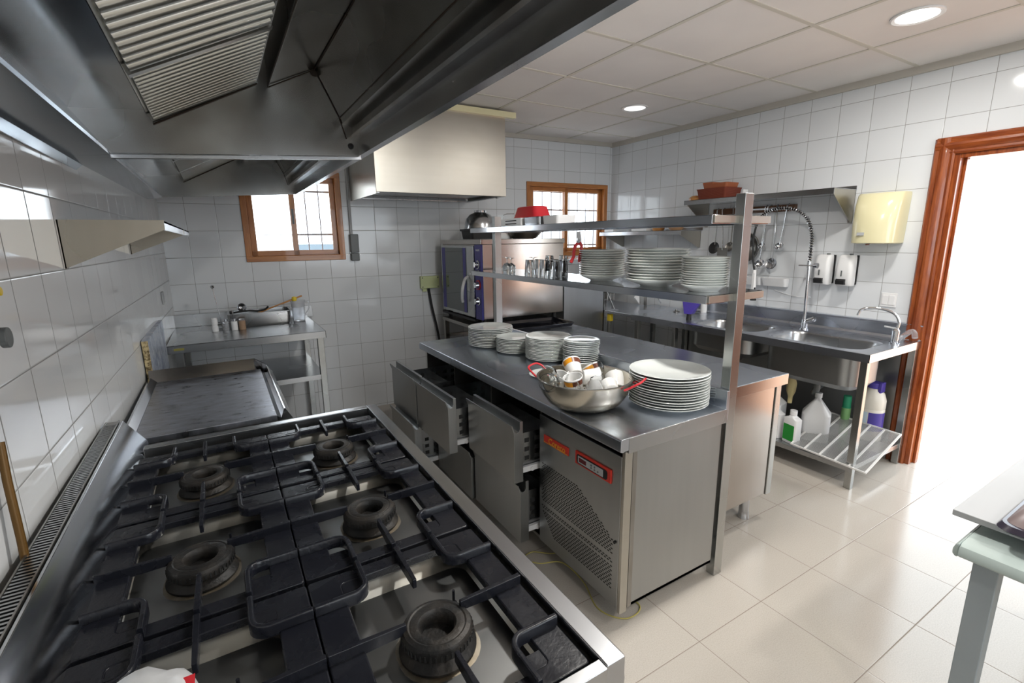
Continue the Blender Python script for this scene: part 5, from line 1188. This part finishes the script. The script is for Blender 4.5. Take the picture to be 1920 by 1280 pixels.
# ============================================================ NEAR RIGHT TABLE
nt = thing('small_table', 'pale green-grey table with a rounded edge in the near right corner', 'table', (2.1, -.1, 0))
nx, ny = 1.535, .365
b = MB().prism([(nx+.02,.755),(nx+.006,.748),(nx,.735),(nx,.722),(nx+.012,.715),(2.72,.715),(2.72,.755)], 'y', -.62, ny-.012)
b.prism([(ny-.012,.755),(ny-.004,.748),(ny,.735),(ny,.722),(ny-.006,.715),(ny-.012,.715)], 'x', nx+.006, 2.72)
b.build('table_top', M['table_top'], nt, bev=.003)
for x, y in ((nx+.04, ny-.085), (nx+.04, -.58), (2.63, ny-.085), (2.63, -.58)): MB().box(x, x+.05, y, y+.05, 0, .715).build('leg', M['table_leg'], nt, bev=.003)
t = thing('cutting_board', 'pale grey board lying on the near right table', 'board', (2.1, 0, .756), R(0))
MB().box(1.628, 2.45, -.05, .400, .783, .800).build('board', M['board'], t, bev=.002)
MB().box(1.69, 2.40, .0, .315, .7555, .783).build('base', M['grey_pl'], t)
t = thing('leather_pouch', 'dark leather pouch on the board at the right edge of the picture', 'pouch', (1.85, .2, .801))
b = MB().loft([rr(1.60,2.02,-.02,.300,.02,.8015), rr(1.582,2.03,-.03,.310,.03,.812), rr(1.592,2.02,-.02,.303,.03,.824)], True, True); b.build('pouch_base', M['leather'], t)
b = MB().loft([rr(1.602,2.015,-.01,.297,.03,.8245), rr(1.64,1.99,.02,.28,.04,.850), rr(1.70,1.94,.06,.24,.05,.862)], True, True); b.build('pouch_flap', M['leather2'], t)

# bag on the range front corner
t = thing('plastic_bag', 'crumpled white bag with a red corner print at the near end of the range', 'bag', (-.12, .64, .906))
b = MB(); L = []
import random as _r
rs_ = _r.Random(3)
for k, (s_, z) in enumerate(((1.0,.907),(1.04,.918),(.97,.938),(.85,.954),(.6,.964),(.25,.968))):
    lp = []
    for i in range(28):
        a = 2*PI*i/28; rad2 = 1+.07*math.sin(3*a+1)+.05*math.sin(7*a+k)+rs_.uniform(-.02,.02)
        lp.append(Vector((-.150+.066*s_*rad2*math.cos(a), .650+.115*s_*rad2*math.sin(a), z+rs_.uniform(-.003,.003)*(k > 0))))
    L.append(lp)
b.loft(L, True, True); b.build('bag_body', M['bag'], t, ang=80)
MB().box(-.108,-.092,.672,.694,.9575,.959).build('red_print', M['red_paint'], t)

# gas pipe and valves on the left wall
t = thing('gas_pipe', 'ochre gas pipe running down the left wall behind the range', 'pipe', (-.375, 1.17, .3))
MB().tube([(-.378,1.185,1.18),(-.376,1.17,1.11),(-.372,1.155,1.0),(-.370,1.14,.90),(-.37,1.13,.30)], .0068, 12).build('pipe', M['brass'], t)
t = thing('gas_valve', 'grey round valve knob on the left wall above the pipe', 'valve', (-.37, 1.30, 1.35))
MB().cyl((-.388,1.288,1.357),(-.365,1.28,1.357),.008,n=14).cyl((-.372,1.28,1.357),(-.360,1.28,1.357),.020,n=24).build('knob', M['grey_pl'], t, bev=.002)
t = MB().cyl((-.388,1.335,1.442),(-.372,1.335,1.442),.009,n=16).build('gas_valve', M['yellow_pl'], bev=.002); tag(t, 'small yellow valve cap on the left wall above the grey knob', 'valve')
t = MB().box(LW(3.9), LW(3.9)+.008, 3.86, 3.94, 1.14, 1.22).build('light_switch', M['board'], bev=.002); tag(t, 'flat pale switch plate on the left wall near the back corner', 'switch')
